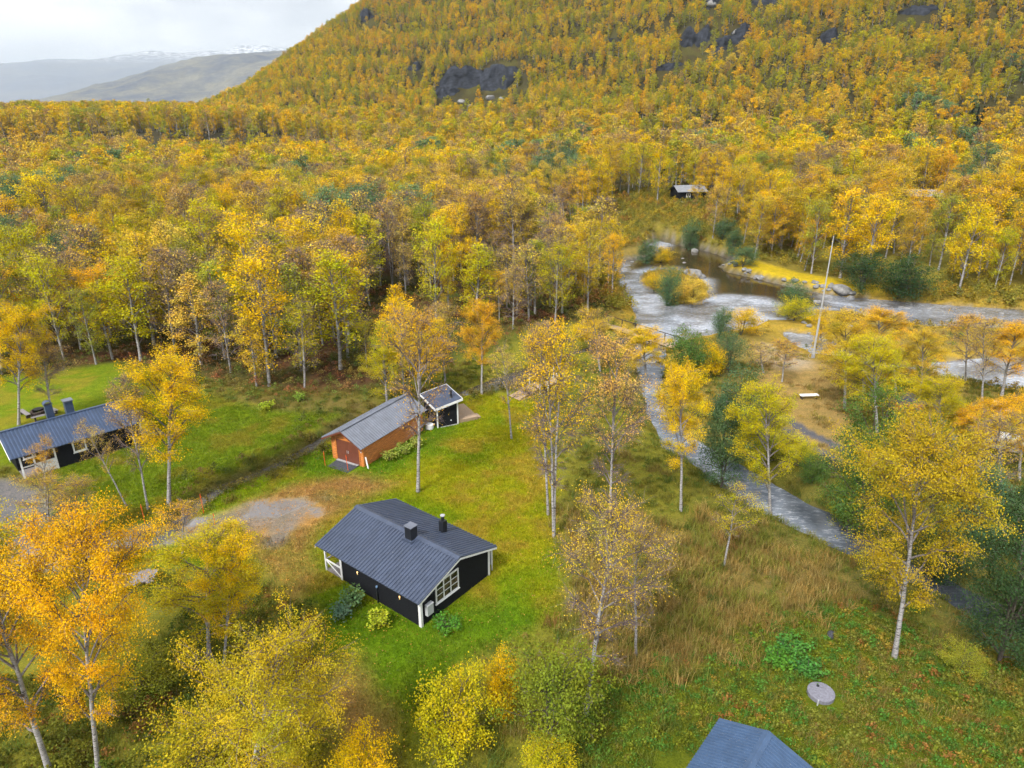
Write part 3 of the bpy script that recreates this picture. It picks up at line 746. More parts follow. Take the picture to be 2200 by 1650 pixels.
hero('full2', (1463, 1098), (1470, 790), 125, 'golden', 'bright yellow birch on the near bank of the stream')
hero('full1', (1660, 1082), (1652, 818), 130, 'lime', 'yellow green birch with slim white trunk standing in the stream')
hero('sap', (1556, 1216), (1592, 1040), 85, 'lime', 'young yellow green birch in the brown grass beside the stream')
hero('wide1', (1921, 1416), (1985, 905), 290, (0.50, 0.36, 0.02), 'great yellow birch with thick white trunk at the right')
hero('full0', (1815, 880), (1820, 665), 105, 'ochre', 'ochre birch with white trunk standing by the dry meadow')
hero('full1', (1885, 930), (1880, 720), 130, 'lime', 'yellow green birch behind the dark alder on the right')
hero('full0', (1975, 870), (2000, 705), 75, 'ochre', 'leaning birch beside the dark gravel heap')
hero('full2', (2030, 985), (2025, 800), 110, 'lime', 'bushy yellow green birch right of the gravel heap')
hero('thin0', (2075, 820), (2085, 668), 85, 'orange', 'orange birch on the river bank before the white rapids')
hero('thin1', (2110, 860), (2120, 680), 75, 'ochre', 'thin ochre birch between the rapids and the small white trailer')
hero('full0', (2152, 850), (2180, 690), 95, 'orange', 'orange birch on the bank at the right picture edge')
hero('full2', (2190, 1030), (2195, 850), 130, 'orange', 'russet orange birch at the right edge above the white trailers')
hero('thin1', (2150, 1095), (2150, 880), 120, 'ochre', 'brown ochre birch behind the great yellow birch')
hero('thin1', (1680, 820), (1690, 730), 65, 'orange', 'small bare orange birch on the tan meadow')
hero('thin1', (1640, 800), (1600, 735), 70, 'straw', 'small straw coloured birch between green willows and tan meadow')
hero('sap', (1958, 900), (1965, 865), 70, (0.7, 0.24, 0.01), 'small bright orange tree before the gravel heap')
hero('full2', (1270, 745), (1268, 690), 90, 'golden', 'golden bushy birch beside the end of the footpath')
hero('thin2', (1290, 800), (1290, 660), 85, 'ochre', 'ochre birch between the lawn and the stream')
hero('full0', (1390, 800), (1385, 705), 95, 'golden', 'golden birch over the path at the start of the stream')
hero('thin1', (1160, 800), (1165, 690), 70, 'russet', 'brownish birch over the little footbridge')
hero('full0', (1890, 770), (1905, 660), 90, 'orange', 'orange birch on the gravel bar beside the river')
# dark alders and willows
HA = 'green alders and willows by the water'
hero('alder0', (1550, 1040), (1562, 775), 120, 'teal', 'tall blue green willow left of the slim white trunked birch', 'willow_tree', 'tree', HA, toplean=False)
hero('alder1', (1845, 1125), (1872, 835), 165, 'green', 'large dark green alder beyond the stream', 'alder_tree', 'tree', HA, toplean=False)
hero('alder1', (2145, 1425), (2150, 1110), 190, 'dark green', 'dark green alder at the right edge under the great birch', 'alder_tree', 'tree', HA, toplean=False)
hero('alder0', (2090, 1180), (2085, 985), 130, 'teal', 'blue green alder mostly hidden behind the great yellow birch', 'alder_tree', 'tree', HA, toplean=False)
bush('bush0', (1470, 812), (1472, 712), 105, 'green', 'round green willow bush at the head of the stream')
bush('bush2', (1525, 810), (1522, 738), 60, 'golden', 'golden bush between two green willows')
bush('bush1', (1565, 800), (1560, 718), 80, 'teal', 'blue green willow right of the golden bush')
bush('bush2', (1432, 642), (1437, 577), 58, 'teal', 'dark blue green willow on the yellow river island')
bush('bush0', (1490, 640), (1490, 598), 75, 'straw', 'straw yellow bush on the river island')
bush('bush3', (1405, 612), (1402, 588), 60, 'golden', 'low golden bush at the tip of the river island')
bush('bush2', (1545, 722), (1540, 660), 46, 'teal', 'narrow dark willow on the near river bank')
bush('bush1', (1592, 716), (1590, 665), 82, 'golden', 'dense golden yellow bush on the near river bank')
bush('bush0', (1700, 668), (1700, 605), 72, 'teal', 'green willow beside the tall pole across the water')
bush('bush3', (1705, 685), (1702, 640), 80, 'lime', 'yellow green bush under the willow by the tall pole')
bush('bush0', (1390, 552), (1388, 515), 52, 'teal', 'blue green willow on the upper gravel bar')
bush('bush3', (1420, 552), (1422, 528), 50, 'golden', 'golden low bush on the upper gravel bar')
bush('bush2', (1480, 525), (1482, 470), 45, 'teal', 'dark oval willow on the far river bank')
bush('bush2', (1550, 530), (1548, 468), 50, 'teal', 'second dark willow on the far river bank')
bush('bush2', (1575, 545), (1575, 488), 40, 'teal', 'slim dark willow behind the far gravel spit')
bush('bush1', (1595, 575), (1590, 530), 62, 'teal', 'bushy dark willow at the root of the far gravel spit')
bush('bush1', (1850, 625), (1850, 545), 110, 'dark green', 'dark green willow thicket on the far bank, left half')
bush('bush0', (1930, 632), (1925, 550), 120, 'dark green', 'dark green willow thicket on the far bank, right half')
bush('bush0', (1745, 1035), (1745, 975), 62, 'green', 'fresh green bush beside the brush heap')
bush('bush1', (1720, 1000), (1715, 945), 60, 'lime', 'lime bush hidden behind the slim trunked birch')
bush('bush1', (1815, 1095), (1815, 1040), 95, 'olive', 'olive bush overhanging the stream on its far bank')
bush('bush1', (2010, 1215), (2010, 1130), 130, 'dark green', 'dark bush beyond the stream below the great birch')
bush('bush0', (975, 1610), (965, 1440), 165, 'lime', 'yellow green bush at the bottom, left of the green one')
bush('bush1', (1180, 1600), (1170, 1400), 220, (0.22, 0.27, 0.025), 'spreading green bush at the bottom middle')
bush('bush2', (1075, 1540), (1070, 1390), 75, 'golden', 'golden topped bush between the two at the bottom')
bush('bush3', (1180, 1680), (1170, 1590), 120, 'lime', 'low lime bush at the bottom below the leaning birch')
bush('bush0', (770, 1720), (780, 1590), 150, 'golden', 'yellow bush at the bottom edge, right of the broad birch')
bush('bush1', (2070, 1110), (2080, 1050), 100, 'olive', 'olive bush at the right edge above the dark water')
bush('bush2', (1970, 800), (1975, 755), 60, 'olive', 'olive bush on the rapids bank')
hero('full1', (1855, 850), (1852, 715), 95, 'lime', 'lime birch standing left of the dark gravel heap')
hero('full0', (1925, 850), (1930, 735), 80, 'ochre', 'ochre birch just behind the dark gravel heap')
hero('full2', (2105, 1010), (2100, 870), 115, 'orange', 'orange birch below the small white box trailer')
hero('full0', (1765, 745), (1770, 680), 45, 'golden', 'little golden birch on the gravel bar right of the mast')
hero('alder0', (2185, 1200), (2190, 1010), 120, 'dark green', 'dark alder cut by the right edge above the stream', 'alder_tree', 'tree', HA, toplean=False)
hero('alder1', (1985, 1010), (1985, 905), 95, 'green', 'green alder behind the top of the great yellow birch', 'alder_tree', 'tree', HA, toplean=False)
bush('bush1', (1615, 930), (1618, 850), 75, 'teal', 'blue green willow bush at the left edge of the tan meadow')
bush('bush0', (1650, 985), (1650, 925), 80, 'olive', 'olive bush behind the slim trunked birch in the stream')
bush('bush3', (1860, 1075), (1850, 1020), 110, 'green', 'green bush at the foot of the large dark alder')
bush('bush1', (2190, 1330), (2190, 1250), 110, 'dark green', 'dark green bush at the right edge beside the dark water')
bush('bush2', (1830, 800), (1828, 765), 50, 'golden', 'golden bush between gravel bar and dry meadow')
bush('bush3', (2060, 1440), (2065, 1390), 90, 'olive', 'olive bush right of the great birch trunk')
bush('bush3', (2060, 950), (2065, 870), 100, 'olive', 'large olive bush left of the small white trailer')

# ------------------------------------------------------------------ scattering (geometry nodes instances for what cannot be counted)
def scatter(name, P, rot, scl, idx, tint, sources, label, cat):
    src = bpy.data.collections.new(name + '_kinds')
    for i, me in enumerate(sources):
        src.objects.link(bpy.data.objects.new('%s_kind_%02d' % (name, i), me))
    me = bpy.data.meshes.new(name)
    me.vertices.add(len(P)); me.vertices.foreach_set('co', np.asarray(P, np.float32).ravel())
    vattr(me, 'rot', rot, 'FLOAT_VECTOR'); vattr(me, 'scl', scl, 'FLOAT_VECTOR'); vattr(me, 'idx', idx, 'INT'); vattr(me, 'tint', tint, 'FLOAT_VECTOR')
    o = link(name, me)
    ng = bpy.data.node_groups.new(name + '_scatter', 'GeometryNodeTree')
    ng.interface.new_socket('Geometry', in_out='INPUT', socket_type='NodeSocketGeometry')
    ng.interface.new_socket('Geometry', in_out='OUTPUT', socket_type='NodeSocketGeometry')
    n, l = ng.nodes, ng.links
    gi, go = n.new('NodeGroupInput'), n.new('NodeGroupOutput')
    iop = n.new('GeometryNodeInstanceOnPoints'); ci = n.new('GeometryNodeCollectionInfo')
    ci.inputs['Collection'].default_value = src
    ci.inputs['Separate Children'].default_value = True; ci.inputs['Reset Children'].default_value = True
    def na(t, nm):
        a = n.new('GeometryNodeInputNamedAttribute'); a.data_type = t; a.inputs['Name'].default_value = nm
        return a.outputs['Attribute']
    l.new(gi.outputs[0], iop.inputs['Points']); l.new(ci.outputs[0], iop.inputs['Instance'])
    iop.inputs['Pick Instance'].default_value = True
    l.new(na('INT', 'idx'), iop.inputs['Instance Index'])
    e2r = n.new('FunctionNodeEulerToRotation'); l.new(na('FLOAT_VECTOR', 'rot'), e2r.inputs[0]); l.new(e2r.outputs[0], iop.inputs['Rotation'])
    l.new(na('FLOAT_VECTOR', 'scl'), iop.inputs['Scale'])
    l.new(iop.outputs[0], go.inputs[0])
    md = o.modifiers.new('scatter', 'NODES'); md.node_group = ng
    return tag(o, label, cat, kind='stuff')
def jgrid(x0, x1, y0, y1, step, rng):
    X, Y = np.meshgrid(np.arange(x0, x1, step), np.arange(y0, y1, step))
    X = X + rng.uniform(-0.46, 0.46, X.shape) * step; Y = Y + rng.uniform(-0.46, 0.46, Y.shape) * step
    return X.ravel(), Y.ravel()
def in_view(x, y, z, mx=260, my=160):
    u, v = PROJ(x, y, z)
    return (u > -mx) & (u < 2200 + mx) & (v > -my * 3) & (v < 1650 + my)

CL = [(1010, 180, 118, 40, 'dark rock band on the hillside, left half of the long overhang'), (1092, 168, 92, 52, 'dark rock wall on the hillside, right half of the long overhang'), (790, 42, 34, 20, 'dark rock face on the left shoulder of the hill'), (1490, 95, 64, 50, 'dark rock on the upper right slope, left of the pale boulder face'), (1550, 105, 74, 40, 'pale topped rock on the upper right slope'), (1595, 72, 42, 24, 'small rock above the pale topped one on the right slope'), (1965, 28, 72, 24, 'dark cliff high on the far right slope'), (1650, 8, 70, 22, 'dark cliff cut by the top edge right of centre'), (1530, 12, 44, 22, 'rounded rock cut by the top edge above the right slope'), (1440, 148, 55, 20, 'low dark rock left below the pale boulder face'), (1310, 88, 42, 15, 'small dark ledge near the middle of the upper slope'), (1785, 90, 44, 26, 'dark rock half hidden between trees on the right slope'), (1735, 218, 36, 14, 'little grey rock low on the right slope'), (895, 150, 34, 18, 'small dark rock left of the long overhang'), (965, 203, 60, 20, 'dark rock below the left end of the long overhang')]
SIGHT = [(a, b, c, d + 10, hill_hit(a, b)[1]) for a, b, c, d, _ in CL] + [(1055, 214, 50, 14, hill_hit(1055, 214)[1]), (1000, 224, 40, 14, hill_hit(1000, 224)[1]), (2088, 268, 80, 40, hill_hit(2088, 270)[1])]
# forest ---------------------------------------------------------
frng = np.random.default_rng(77)
fx, fy = [], []
for (y0, y1, st) in ((58, 140, 3.9), (140, 260, 4.1), (260, 420, 4.1), (420, 620, 4.3), (620, 1000, 4.8)):
    x_, y_ = jgrid(-0.95 * y1 - 20, 0.95 * y1 + 20, y0, y1, st, frng); fx.append(x_); fy.append(y_)
fx, fy = np.concatenate(fx), np.concatenate(fy)
ex_d = sdist(EX, fx, fy)
keep = (ex_d > 0.5) & (np.abs(fx) < 0.86 * fy + 15)
# glades in the forest and around the far huts
glade = fbm(fx / 16, fy / 16, 91, 3)
keep &= ~((glade > 0.63) & (fy < 330))
keep &= ~((glade > 0.80) & (fy >= 330))
tface = fy - (345 + 0.10 * fx + 26 * (fbm(fx / 70, fy / 200, 31, 3) - 0.5))
keep &= ~((tface > -4) & (tface < 30) & (fx < -70) & (frng.uniform(0, 1, fx.shape) < 0.62))
FARHUTS = [(1480, 392, 188), (1835, 447, 196), (1975, 462, 178)]       # px, py of the base, distance
hut_xy = []
for a, b, Y in FARHUTS:
    p = ATY(a, b, Y); hut_xy.append((p[0], p[1]))
    keep &= ~((np.hypot(fx - p[0], fy - p[1]) < 7.0) | ((np.abs(fx - p[0] * fy / p[1]) < 5.5) & (fy > p[1] - 42) & (fy < p[1]) & (frng.uniform(0, 1, fx.shape) < 0.8)))
# shrub slope on the far side of the upper river has few trees
P_SLOPE = poly([(1245, 545), (1280, 470), (1420, 430), (1560, 470), (1640, 520), (1600, 570), (1480, 520), (1395, 505)])
sl = sdist(P_SLOPE, fx, fy)
keep &= ~((sl < 0) & (frng.uniform(0, 1, fx.shape) < 0.8))
fx, fy = fx[keep], fy[keep]
fz = terrain_h(fx, fy)
vis = in_view(fx, fy, fz + 5)
# drop what lies behind the crest of the hill (never in view)
fx, fy, fz = fx[vis], fy[vis], fz[vis]
def crest_hidden(x, y, z):
    hid = np.zeros(x.shape, bool); far = y > 400
    xs, ys, zs = x[far], y[far], z[far] + 9
    h = np.zeros(xs.shape, bool)
    for t in np.linspace(0.45, 0.97, 14):
        h |= terrain_h(xs * t, ys * t) > CAM_H + (zs - CAM_H) * t + 1.0
    hid[far] = h; return hid
k = ~crest_hidden(fx, fy, fz)
fx, fy, fz = fx[k], fy[k], fz[k]
# steep rock is bare
def slope_of(x, y): return np.hypot(terrain_h(x + 1.5, y) - terrain_h(x - 1.5, y), terrain_h(x, y + 1.5) - terrain_h(x, y - 1.5)) / 3
pu, pv = PROJ(fx, fy, fz + 3.0)
k = np.ones(fx.shape, bool)
for a, b, c, d, Y in SIGHT:                               # ledges too steep and bare for trees
    k &= ~((np.abs(pu - a) < c * 0.5) & (pv - b > -d * 0.7) & (pv - b < d * 0.6 + 6) & (np.abs(fy - Y) < 60) & (frng.uniform(0, 1, fx.shape) < 0.9))
fx, fy, fz = fx[k], fy[k], fz[k]
nF = len(fx)
hillw = sstep(6, 26, fz)
hgt = (8.0 + 6.6 * frng.beta(1.5, 1.7, nF)) * (1 - 0.34 * hillw) * (0.9 + 0.25 * fbm(fx / 30, fy / 30, 95, 2))
hgt *= np.where(frng.uniform(0, 1, nF) < 0.12, 0.62, 1.0)
wdt = hgt * frng.uniform(0.31, 0.47, nF) * (1 + 0.16 * hillw)
# colour of each tree
c1, c2 = fbm(fx / 26, fy / 26, 111, 3), fbm(fx / 60, fy / 60, 115, 3)
names = ['golden', 'ochre', 'orange', 'lime', 'olive', 'russet', 'straw']
pr = np.zeros((nF, 7))
ctr = np.exp(-((fx + 8) / 45) ** 2 - ((fy - 140) / 60) ** 2)
pr[:, 0] = (0.9 + 2.2 * sstep(0.48, 0.68, c1)) + 1.0 * ctr + 0.5 * hillw
pr[:, 1] = 1.1
pr[:, 2] = 0.2 + 0.5 * sstep(0.5, 0.7, c2) + 1.0 * hillw
pr[:, 3] = 0.95 + 1.5 * sstep(0.5, 0.34, c1) + 0.45 * hillw
pr[:, 4] = 0.35 + 1.0 * sstep(0.50, 0.34, c1) + 1.7 * hillw + 0.55
pr[:, 5] = (0.5 + 3.6 * sstep(0.48, 0.64, fbm(fx / 22, fy / 22, 141, 3))) * (1 - hillw) + 0.3
pr[:, 6] = 0.9 * (1 - hillw) + 0.35 + 2.0 * ctr
rb_ = (fx > 15) & (fy < 230)
pr[rb_, 0] *= 2.6; pr[rb_, 2] *= 2.0; pr[rb_, 3] *= 0.9; pr[rb_, 6] *= 0.2; pr[rb_, 5] *= 0.4
pr /= pr.sum(1, keepdims=True)
cidx = (pr.cumsum(1) < frng.uniform(0, 1, (nF, 1))).sum(1).clip(0, 6)
pal = np.array([TINT[q] for q in names])
ft = pal[cidx] * 1.0 * (1 + frng.uniform(-0.14, 0.14, (nF, 1))) * (1 + frng.uniform(-0.06, 0.06, (nF, 3)))
# a few blue green willows in wet places
wl_ = (fbm(fx / 20, fy / 20, 131, 2) > 0.765) & (fy < 330)
ft[wl_] = np.array(TINT['teal']) * frng.uniform(1.0, 1.7, (wl_.sum(), 1))
bare = np.isin(cidx, (5,)) & (fz < 14)
vi = frng.choice([0, 1, 2, 3, 7, 8, 9, 4], nF, p=[.19, .17, .15, .11, .12, .12, .08, .06])
vi[bare] = frng.choice([4, 5, 6, 5], bare.sum())
vi[(cidx == 6) & (frng.uniform(0, 1, nF) < 0.6)] = 5
vi[(hillw > 0.5)] = frng.choice([0, 3, 7, 1, 7], (hillw > 0.5).sum())
vi[wl_] = 8
frz = frng.uniform(0, 6.28, nF)
# the ones that show largest become trees of their own
score = np.hypot(fx, fy) + 0 * fx
score[~in_view(fx, fy, fz + 5, -10, 0)] += 1e5
order = np.argsort(score)
N_IND = 225
ind = np.zeros(nF, bool); ind[order[:N_IND]] = True
WORDS = ['first', 'second', 'third', 'fourth', 'fifth', 'sixth', 'seventh', 'eighth', 'ninth', 'tenth', 'eleventh', 'twelfth', 'thirteenth', 'fourteenth', 'fifteenth', 'sixteenth']
recs = []
for i in np.nonzero(ind)[0]:
    u, v = PROJ(fx[i], fy[i], fz[i])
    if fx[i] > 12 and fy[i] > 90: zone = 'on the far river bank'
    elif u < 330: zone = 'behind the long black cabin'
    elif u < 660: zone = 'left of the log shed'
    elif u < 960: zone = 'behind the log shed'
    else: zone = 'between the ditch and the river'
    recs.append([i, u, zone, 'blue green willow' if wl_[i] else {'golden': 'golden', 'ochre': 'ochre', 'orange': 'orange', 'lime': 'yellow green', 'olive': 'olive', 'russet': 'bare brown', 'straw': 'straw pale'}[names[cidx[i]]] + ' birch', fy[i]])
groups = {}
for r in recs: groups.setdefault(r[2], []).append(r)
labels = {}
for zone, rs in groups.items():
    rs.sort(key=lambda r: r[4])
    nrow = max(1, math.ceil(len(rs) / 16))
    rows = ['front row', 'second row', 'third row', 'fourth row', 'fifth row', 'sixth row', 'seventh row', 'eighth row', 'ninth row']
    for ri in range(nrow):
        row = sorted(rs[ri * 16:(ri + 1) * 16], key=lambda r: r[1])
        cnt = {}
        tot = {}
        for r in row: tot[r[3]] = tot.get(r[3], 0) + 1
        for r in row:
            k = cnt.get(r[3], 0); cnt[r[3]] = k + 1
            if tot[r[3]] == 1: labels[r[0]] = 'only %s in the %s of the wood %s' % (r[3], rows[ri], zone)
            else: labels[r[0]] = '%s %s from the left in the %s of the wood %s' % (WORDS[k], r[3], rows[ri], zone)
for r in recs:
    i = r[0]
    lb = labels[i]
    if len(lb.split()) > 16: lb = lb.replace(' of the wood', '').replace(' from the left', ' from left')
    plant_tree('willow_tree' if wl_[i] else 'birch_tree', 'mid%d' % vi[i], (fx[i], fy[i], fz[i] - 0.1), hgt[i], wdt[i], ft[i], lb, 'tree', 'birches at the front of the forest', rz=frz[i])
far = ~ind
mid_m = [as_joined('mid%d' % i, MID[i]) for i in range(10)]
far_m = []
for i, (sh, cb, RR) in enumerate([('oval', .08, 1.75), ('oval', .06, 1.95), ('vase', .10, 1.9), ('cone', .06, 1.6), ('vase', .12, 2.0), ('oval', .10, 1.8), ('vase', .12, 2.0), ('oval', .08, 1.6), ('dome', .06, 2.1), ('oval', .10, 1.85)]):
    t = gen_tree(400 + i, shape=sh, cb=cb, R=RR, nl=22, el=(34, 60), nleaf=600 if i in (4, 5, 6) else 1300, ls=0.30, ntw=300 if i in (4, 5, 6) else 60, tw=0.08, sides=3, subs=3, spread=0.22)
    far_m.append(as_joined('far%d' % i, t))
dist = np.hypot(fx, fy)
lod = np.where(dist < 215, vi, vi + 10)
RF = np.zeros((nF, 3)); RF[:, 2] = frz; RF[:, 0] = frng.normal(0, 0.045, nF); RF[:, 1] = frng.normal(0, 0.045, nF)
SF = np.stack([wdt / 3.75, wdt / 3.75, hgt / 10], -1)
PF = np.stack([fx, fy, fz - 0.15], -1)
scatter('forest', PF[far], RF[far], SF[far], lod[far], ft[far], mid_m + far_m, 'autumn birch forest covering the valley floor and the hillside', 'forest')
print('forest trees', far.sum(), 'individual', ind.sum())

# low growth -------------------------------------------------------
def blades(seed, n, h, w, spread, bend=0.35, flat=False):
    rng = np.random.default_rng(seed)
    b = np.stack([rng.normal(0, spread, n), rng.normal(0, spread, n), np.full(n, -0.02)], -1)
    a = rng.uniform(0, 6.28, n); hh = h * rng.uniform(0.55, 1.15, n)
    lean = rng.uniform(0.05, bend, n)
    d = np.stack([np.cos(a) * lean * hh, np.sin(a) * lean * hh, hh], -1)
    sd = np.stack([-np.sin(a), np.cos(a), 0 * a], -1) * w * 0.5
    m = b + d * 0.55
    tip = b + d + np.stack([np.cos(a) * lean * hh * 0.6, np.sin(a) * lean * hh * 0.6, -lean * hh * 0.3], -1)
    V = np.stack([b - sd, b + sd, m + sd * 0.8, m - sd * 0.8, tip - sd * 0.15, tip + sd * 0.15], 1).reshape(-1, 3)
    i = np.arange(n)[:, None] * 6
    F = np.concatenate([i + np.array([[0, 1, 2, 3]]), i + np.array([[3, 2, 5, 4]])], 0)
    me = mesh_np('blades%d' % seed, V, F, [M['grass']])
    vattr(me, 'lv', np.repeat(rng.uniform(0.1, 1, n), 6)); return me
def herb(seed, n, h, size, spread):
    rng = np.random.default_rng(seed)
    r = np.abs(rng.normal(0, spread, n)); a = rng.uniform(0, 6.28, n)
    z = h * (1 - 0.6 * np.clip(r / (2 * spread), 0, 1)) * rng.uniform(0.45, 1.05, n)
    V, F = quads_at(rng, np.stack([r * np.cos(a), r * np.sin(a), z], -1), size, up=1.2)
    me = mesh_np('herb%d' % seed, V, F, [M['leaf']]); vattr(me, 'lv', np.repeat(rng.uniform(0, 1, n), 4)); return me
LOW = [blades(1, 46, 0.13, 0.022, 0.20), blades(2, 46, 0.17, 0.022, 0.22), blades(3, 70, 0.75, 0.022, 0.22, 0.55), blades(4, 70, 0.55, 0.026, 0.26, 0.7),
       herb(5, 60, 0.32, 0.11, 0.24), herb(6, 70, 0.45, 0.10, 0.26), herb(7, 90, 0.85, 0.13, 0.36), herb(8, 130, 1.3, 0.16, 0.48)]
srng = np.random.default_rng(9)
BUILT = []                                              # footprints kept free of grass, filled by boxes (cx, cy, rz, x0, x1, y0, y1)
for (ox, oy, rz, x0, x1, y0, y1) in ((-5.22, 32.0, 52, -0.1, 6.4, -0.1, 8.6), (-12.19, 50.92, 60.5, -1.3, 8.4, -0.1, 3.4), (-6.9, 58.45, 29, -0.2, 4.6, -0.2, 3.6), (-38.82, 49.07, 46, -0.4, 9.2, -0.1, 4.9), (9.23, 23.25, 0, -3, 4, -6, 0.5), (-24.0, 31.5, 0, -4, 4.5, -3.4, 3.0), (15.75, 27.1, 0, -0.95, 0.95, -1.1, 0.9)):
    BUILT.append((ox, oy, math.cos(R_(rz)), math.sin(R_(rz)), x0, x1, y0, y1))
def free(x, y):
    ok = np.ones(x.shape, bool)
    for ox, oy, c, s, x0, x1, y0, y1 in BUILT:
        u, v = (x - ox) * c + (y - oy) * s, -(x - ox) * s + (y - oy) * c
        ok &= ~((u > x0) & (u < x1) & (v > y0) & (v < y1))
    for P in P_TRACK: ok &= ldist(P, x, y) > 0.8
    return ok & (water_d(x, y) > 0.25) & (sdist(P_DRIVE, x, y) + 2.0 * (fbm(x / 2.0, y / 2.0, 55, 3) - 0.5) > 0.2) & (sdist(P_PARK, x, y) > 0) & (sdist(POND, x, y) > 0) & (ldist(CREEK, x, y) > 0.6)
def low_layer(name, step, box, wfn, kinds, tints, smin, smax, label, cat, seed):
    rng = np.random.default_rng(seed)
    x, y = jgrid(*box, step, rng)
    w = wfn(x, y)
    k = (rng.uniform(0, 1, x.shape) < w) & free(x, y)
    x, y = x[k], y[k]
    z = terrain_h(x, y)
    k = in_view(x, y, z, 120, 120); x, y, z = x[k], y[k], z[k]
    n = len(x)
    sc = rng.uniform(smin, smax, n)
    tn = np.array(tints(x, y, rng)) * (1 + rng.uniform(-0.2, 0.2, (n, 1)))
    ki = rng.choice(kinds, n)
    rot = np.zeros((n, 3)); rot[:, 2] = rng.uniform(0, 6.28, n)
    scatter(name, np.stack([x, y, z], -1), rot, np.stack([sc, sc, sc * rng.uniform(0.8, 1.2, n)], -1), ki, tn, LOW, label, cat)
    print(name, n)
def pick(cols, w):
    def f(x, y, rng):
        n1 = fbm(x / 5, y / 5, 151, 3)
        i = (np.cumsum(np.array(w) / sum(w))[None, :] < np.clip(n1[:, None] * 1.5 - 0.25 + rng.uniform(-0.3, 0.3, (len(x), 1)), 0, 0.999)).sum(1)
        return np.array(cols)[np.clip(i, 0, len(cols) - 1)]
    return f
def ground_tint(mul):
    def f(x, y, rng): return ground_colour(x, y) * mul * (1 + rng.uniform(-0.12, 0.12, (len(x), 3)))
    return f
low_layer('lawn_grass', 0.34, (-40, 12, 17, 66), lambda x, y: np.maximum(sstep(0.5, -0.5, sdist(P_LAWN, x, y)), sstep(1, -1, sdist(P_LAWN2, x, y))), [0, 1], ground_tint(1.15), 0.7, 1.25, 'short green and yellow lawn grass around the cabins', 'grass', 21)
low_layer('tall_grass', 0.62, (-6, 40, 22, 60), lambda x, y: sstep(2.5, -1.5, sdist(P_BROWN, x, y)) * sstep(0.35, 0.55, fbm(x / 3, y / 3, 161, 3)) * 0.95, [2, 3, 2], pick([(0.34, 0.22, 0.06), (0.40, 0.27, 0.08), (0.25, 0.24, 0.04), (0.30, 0.16, 0.05)], [3, 3, 3, 1]), 0.7, 1.3, 'tall brown autumn grass on the stream bank', 'grass', 22)
yardw = lambda x, y: sstep(0.5, -0.5, sdist(EX, x, y)) * (1 - sstep(0.6, -0.2, sdist(P_LAWN, x, y))) * (1 - sstep(0.8, -0.5, sdist(P_LAWN2, x, y)))
low_layer('rough_grass', 0.55, (-50, 60, 17, 76), lambda x, y: yardw(x, y) * 0.75 * (1 - sstep(0.5, -0.5, sdist(P_MEADOW, x, y))), [3, 1, 3, 4], pick([(0.17, 0.19, 0.03), (0.22, 0.20, 0.035), (0.13, 0.18, 0.03), (0.26, 0.19, 0.05)], [2, 3, 2, 2]), 0.5, 0.95, 'rough olive grass between the birches', 'grass', 23)
low_layer('herbs', 0.36, (-2, 40, 17, 40), lambda x, y: sstep(1.5, -1.5, sdist(P_HERB, x, y)) * 0.85, [4, 5, 4, 4], pick([(0.12, 0.20, 0.025), (0.19, 0.21, 0.02), (0.10, 0.21, 0.03), (0.30, 0.21, 0.03), (0.30, 0.14, 0.035), (0.20, 0.20, 0.03)], [2.4, 2.2, 2.2, 0.7, 0.35, 1.8]), 0.55, 1.15, 'green and rust coloured herbs on the slope at the lower right', 'undergrowth', 24)
low_layer('ditch_thicket', 0.8, (-34, 10, 38, 76), lambda x, y: sstep(3.6, 1.2, ldist(CREEK[2:], x, y + 0.8)) * 0.9, [6, 5, 7, 3], pick([(0.14, 0.125, 0.03), (0.19, 0.15, 0.035), (0.12, 0.14, 0.03), (0.22, 0.13, 0.05)], [3, 3, 2, 1]), 0.6, 1.0, 'olive thicket growing along the ditch', 'undergrowth', 25)
low_layer('bracken', 0.95, (-70, 16, 55, 112), lambda x, y: sstep(-3.5, 0.5, sdist(EX, x, y)) * (sdist(P_LAWN2, x, y) > 0) * (1 - sstep(0.8, -0.5, sdist(P_LAWN, x, y))) * 0.8, [6, 5, 7, 6], pick([(0.26, 0.14, 0.05), (0.20, 0.17, 0.04), (0.30, 0.12, 0.05), (0.15, 0.19, 0.035), (0.30, 0.21, 0.05)], [2, 2, 1, 2, 2]), 0.6, 1.1, 'brown and olive bracken under the front of the forest', 'undergrowth', 26)
low_layer('bank_thicket', 1.3, (2, 130, 98, 215), lambda x, y: np.maximum(sstep(2, -2, sdist(P_SLOPE, x, y)), sstep(16, 3, water_d(x, y)) * (sdist(EX, x, y) > -6)) * 0.85 * (water_d(x, y) > 0.6) * (ldist(P_FARSHORE, x, y) > 4.2), [7, 6, 7, 7], pick([(0.27, 0.24, 0.035), (0.36, 0.27, 0.03), (0.20, 0.20, 0.04), (0.42, 0.26, 0.03), (0.33, 0.17, 0.05)], [3, 3, 2, 2, 1]), 0.9, 1.9, 'yellow green thicket on the far river bank', 'undergrowth', 27)
low_layer('river_flat_scrub', 1.1, (14, 90, 52, 100), lambda x, y: (water_d(x, y) > 0.5) * (sdist(EX, x, y) < 0) * (0.16 + 0.45 * sstep(0.5, 0.62, fbm(x / 5, y / 5, 171, 2))) * (1 - sstep(1.0, -0.5, sdist(P_MEADOW, x, y)) * 0.6) * (sdist(P_SANDY, x, y) > 0), [6, 3, 5, 7], pick([(0.40, 0.27, 0.04), (0.28, 0.22, 0.04), (0.16, 0.18, 0.035), (0.44, 0.30, 0.04), (0.30, 0.16, 0.05)], [3, 3, 2, 2, 1]), 0.6, 1.3, 'yellow and olive scrub on the flats between stream and river', 'undergrowth', 28)
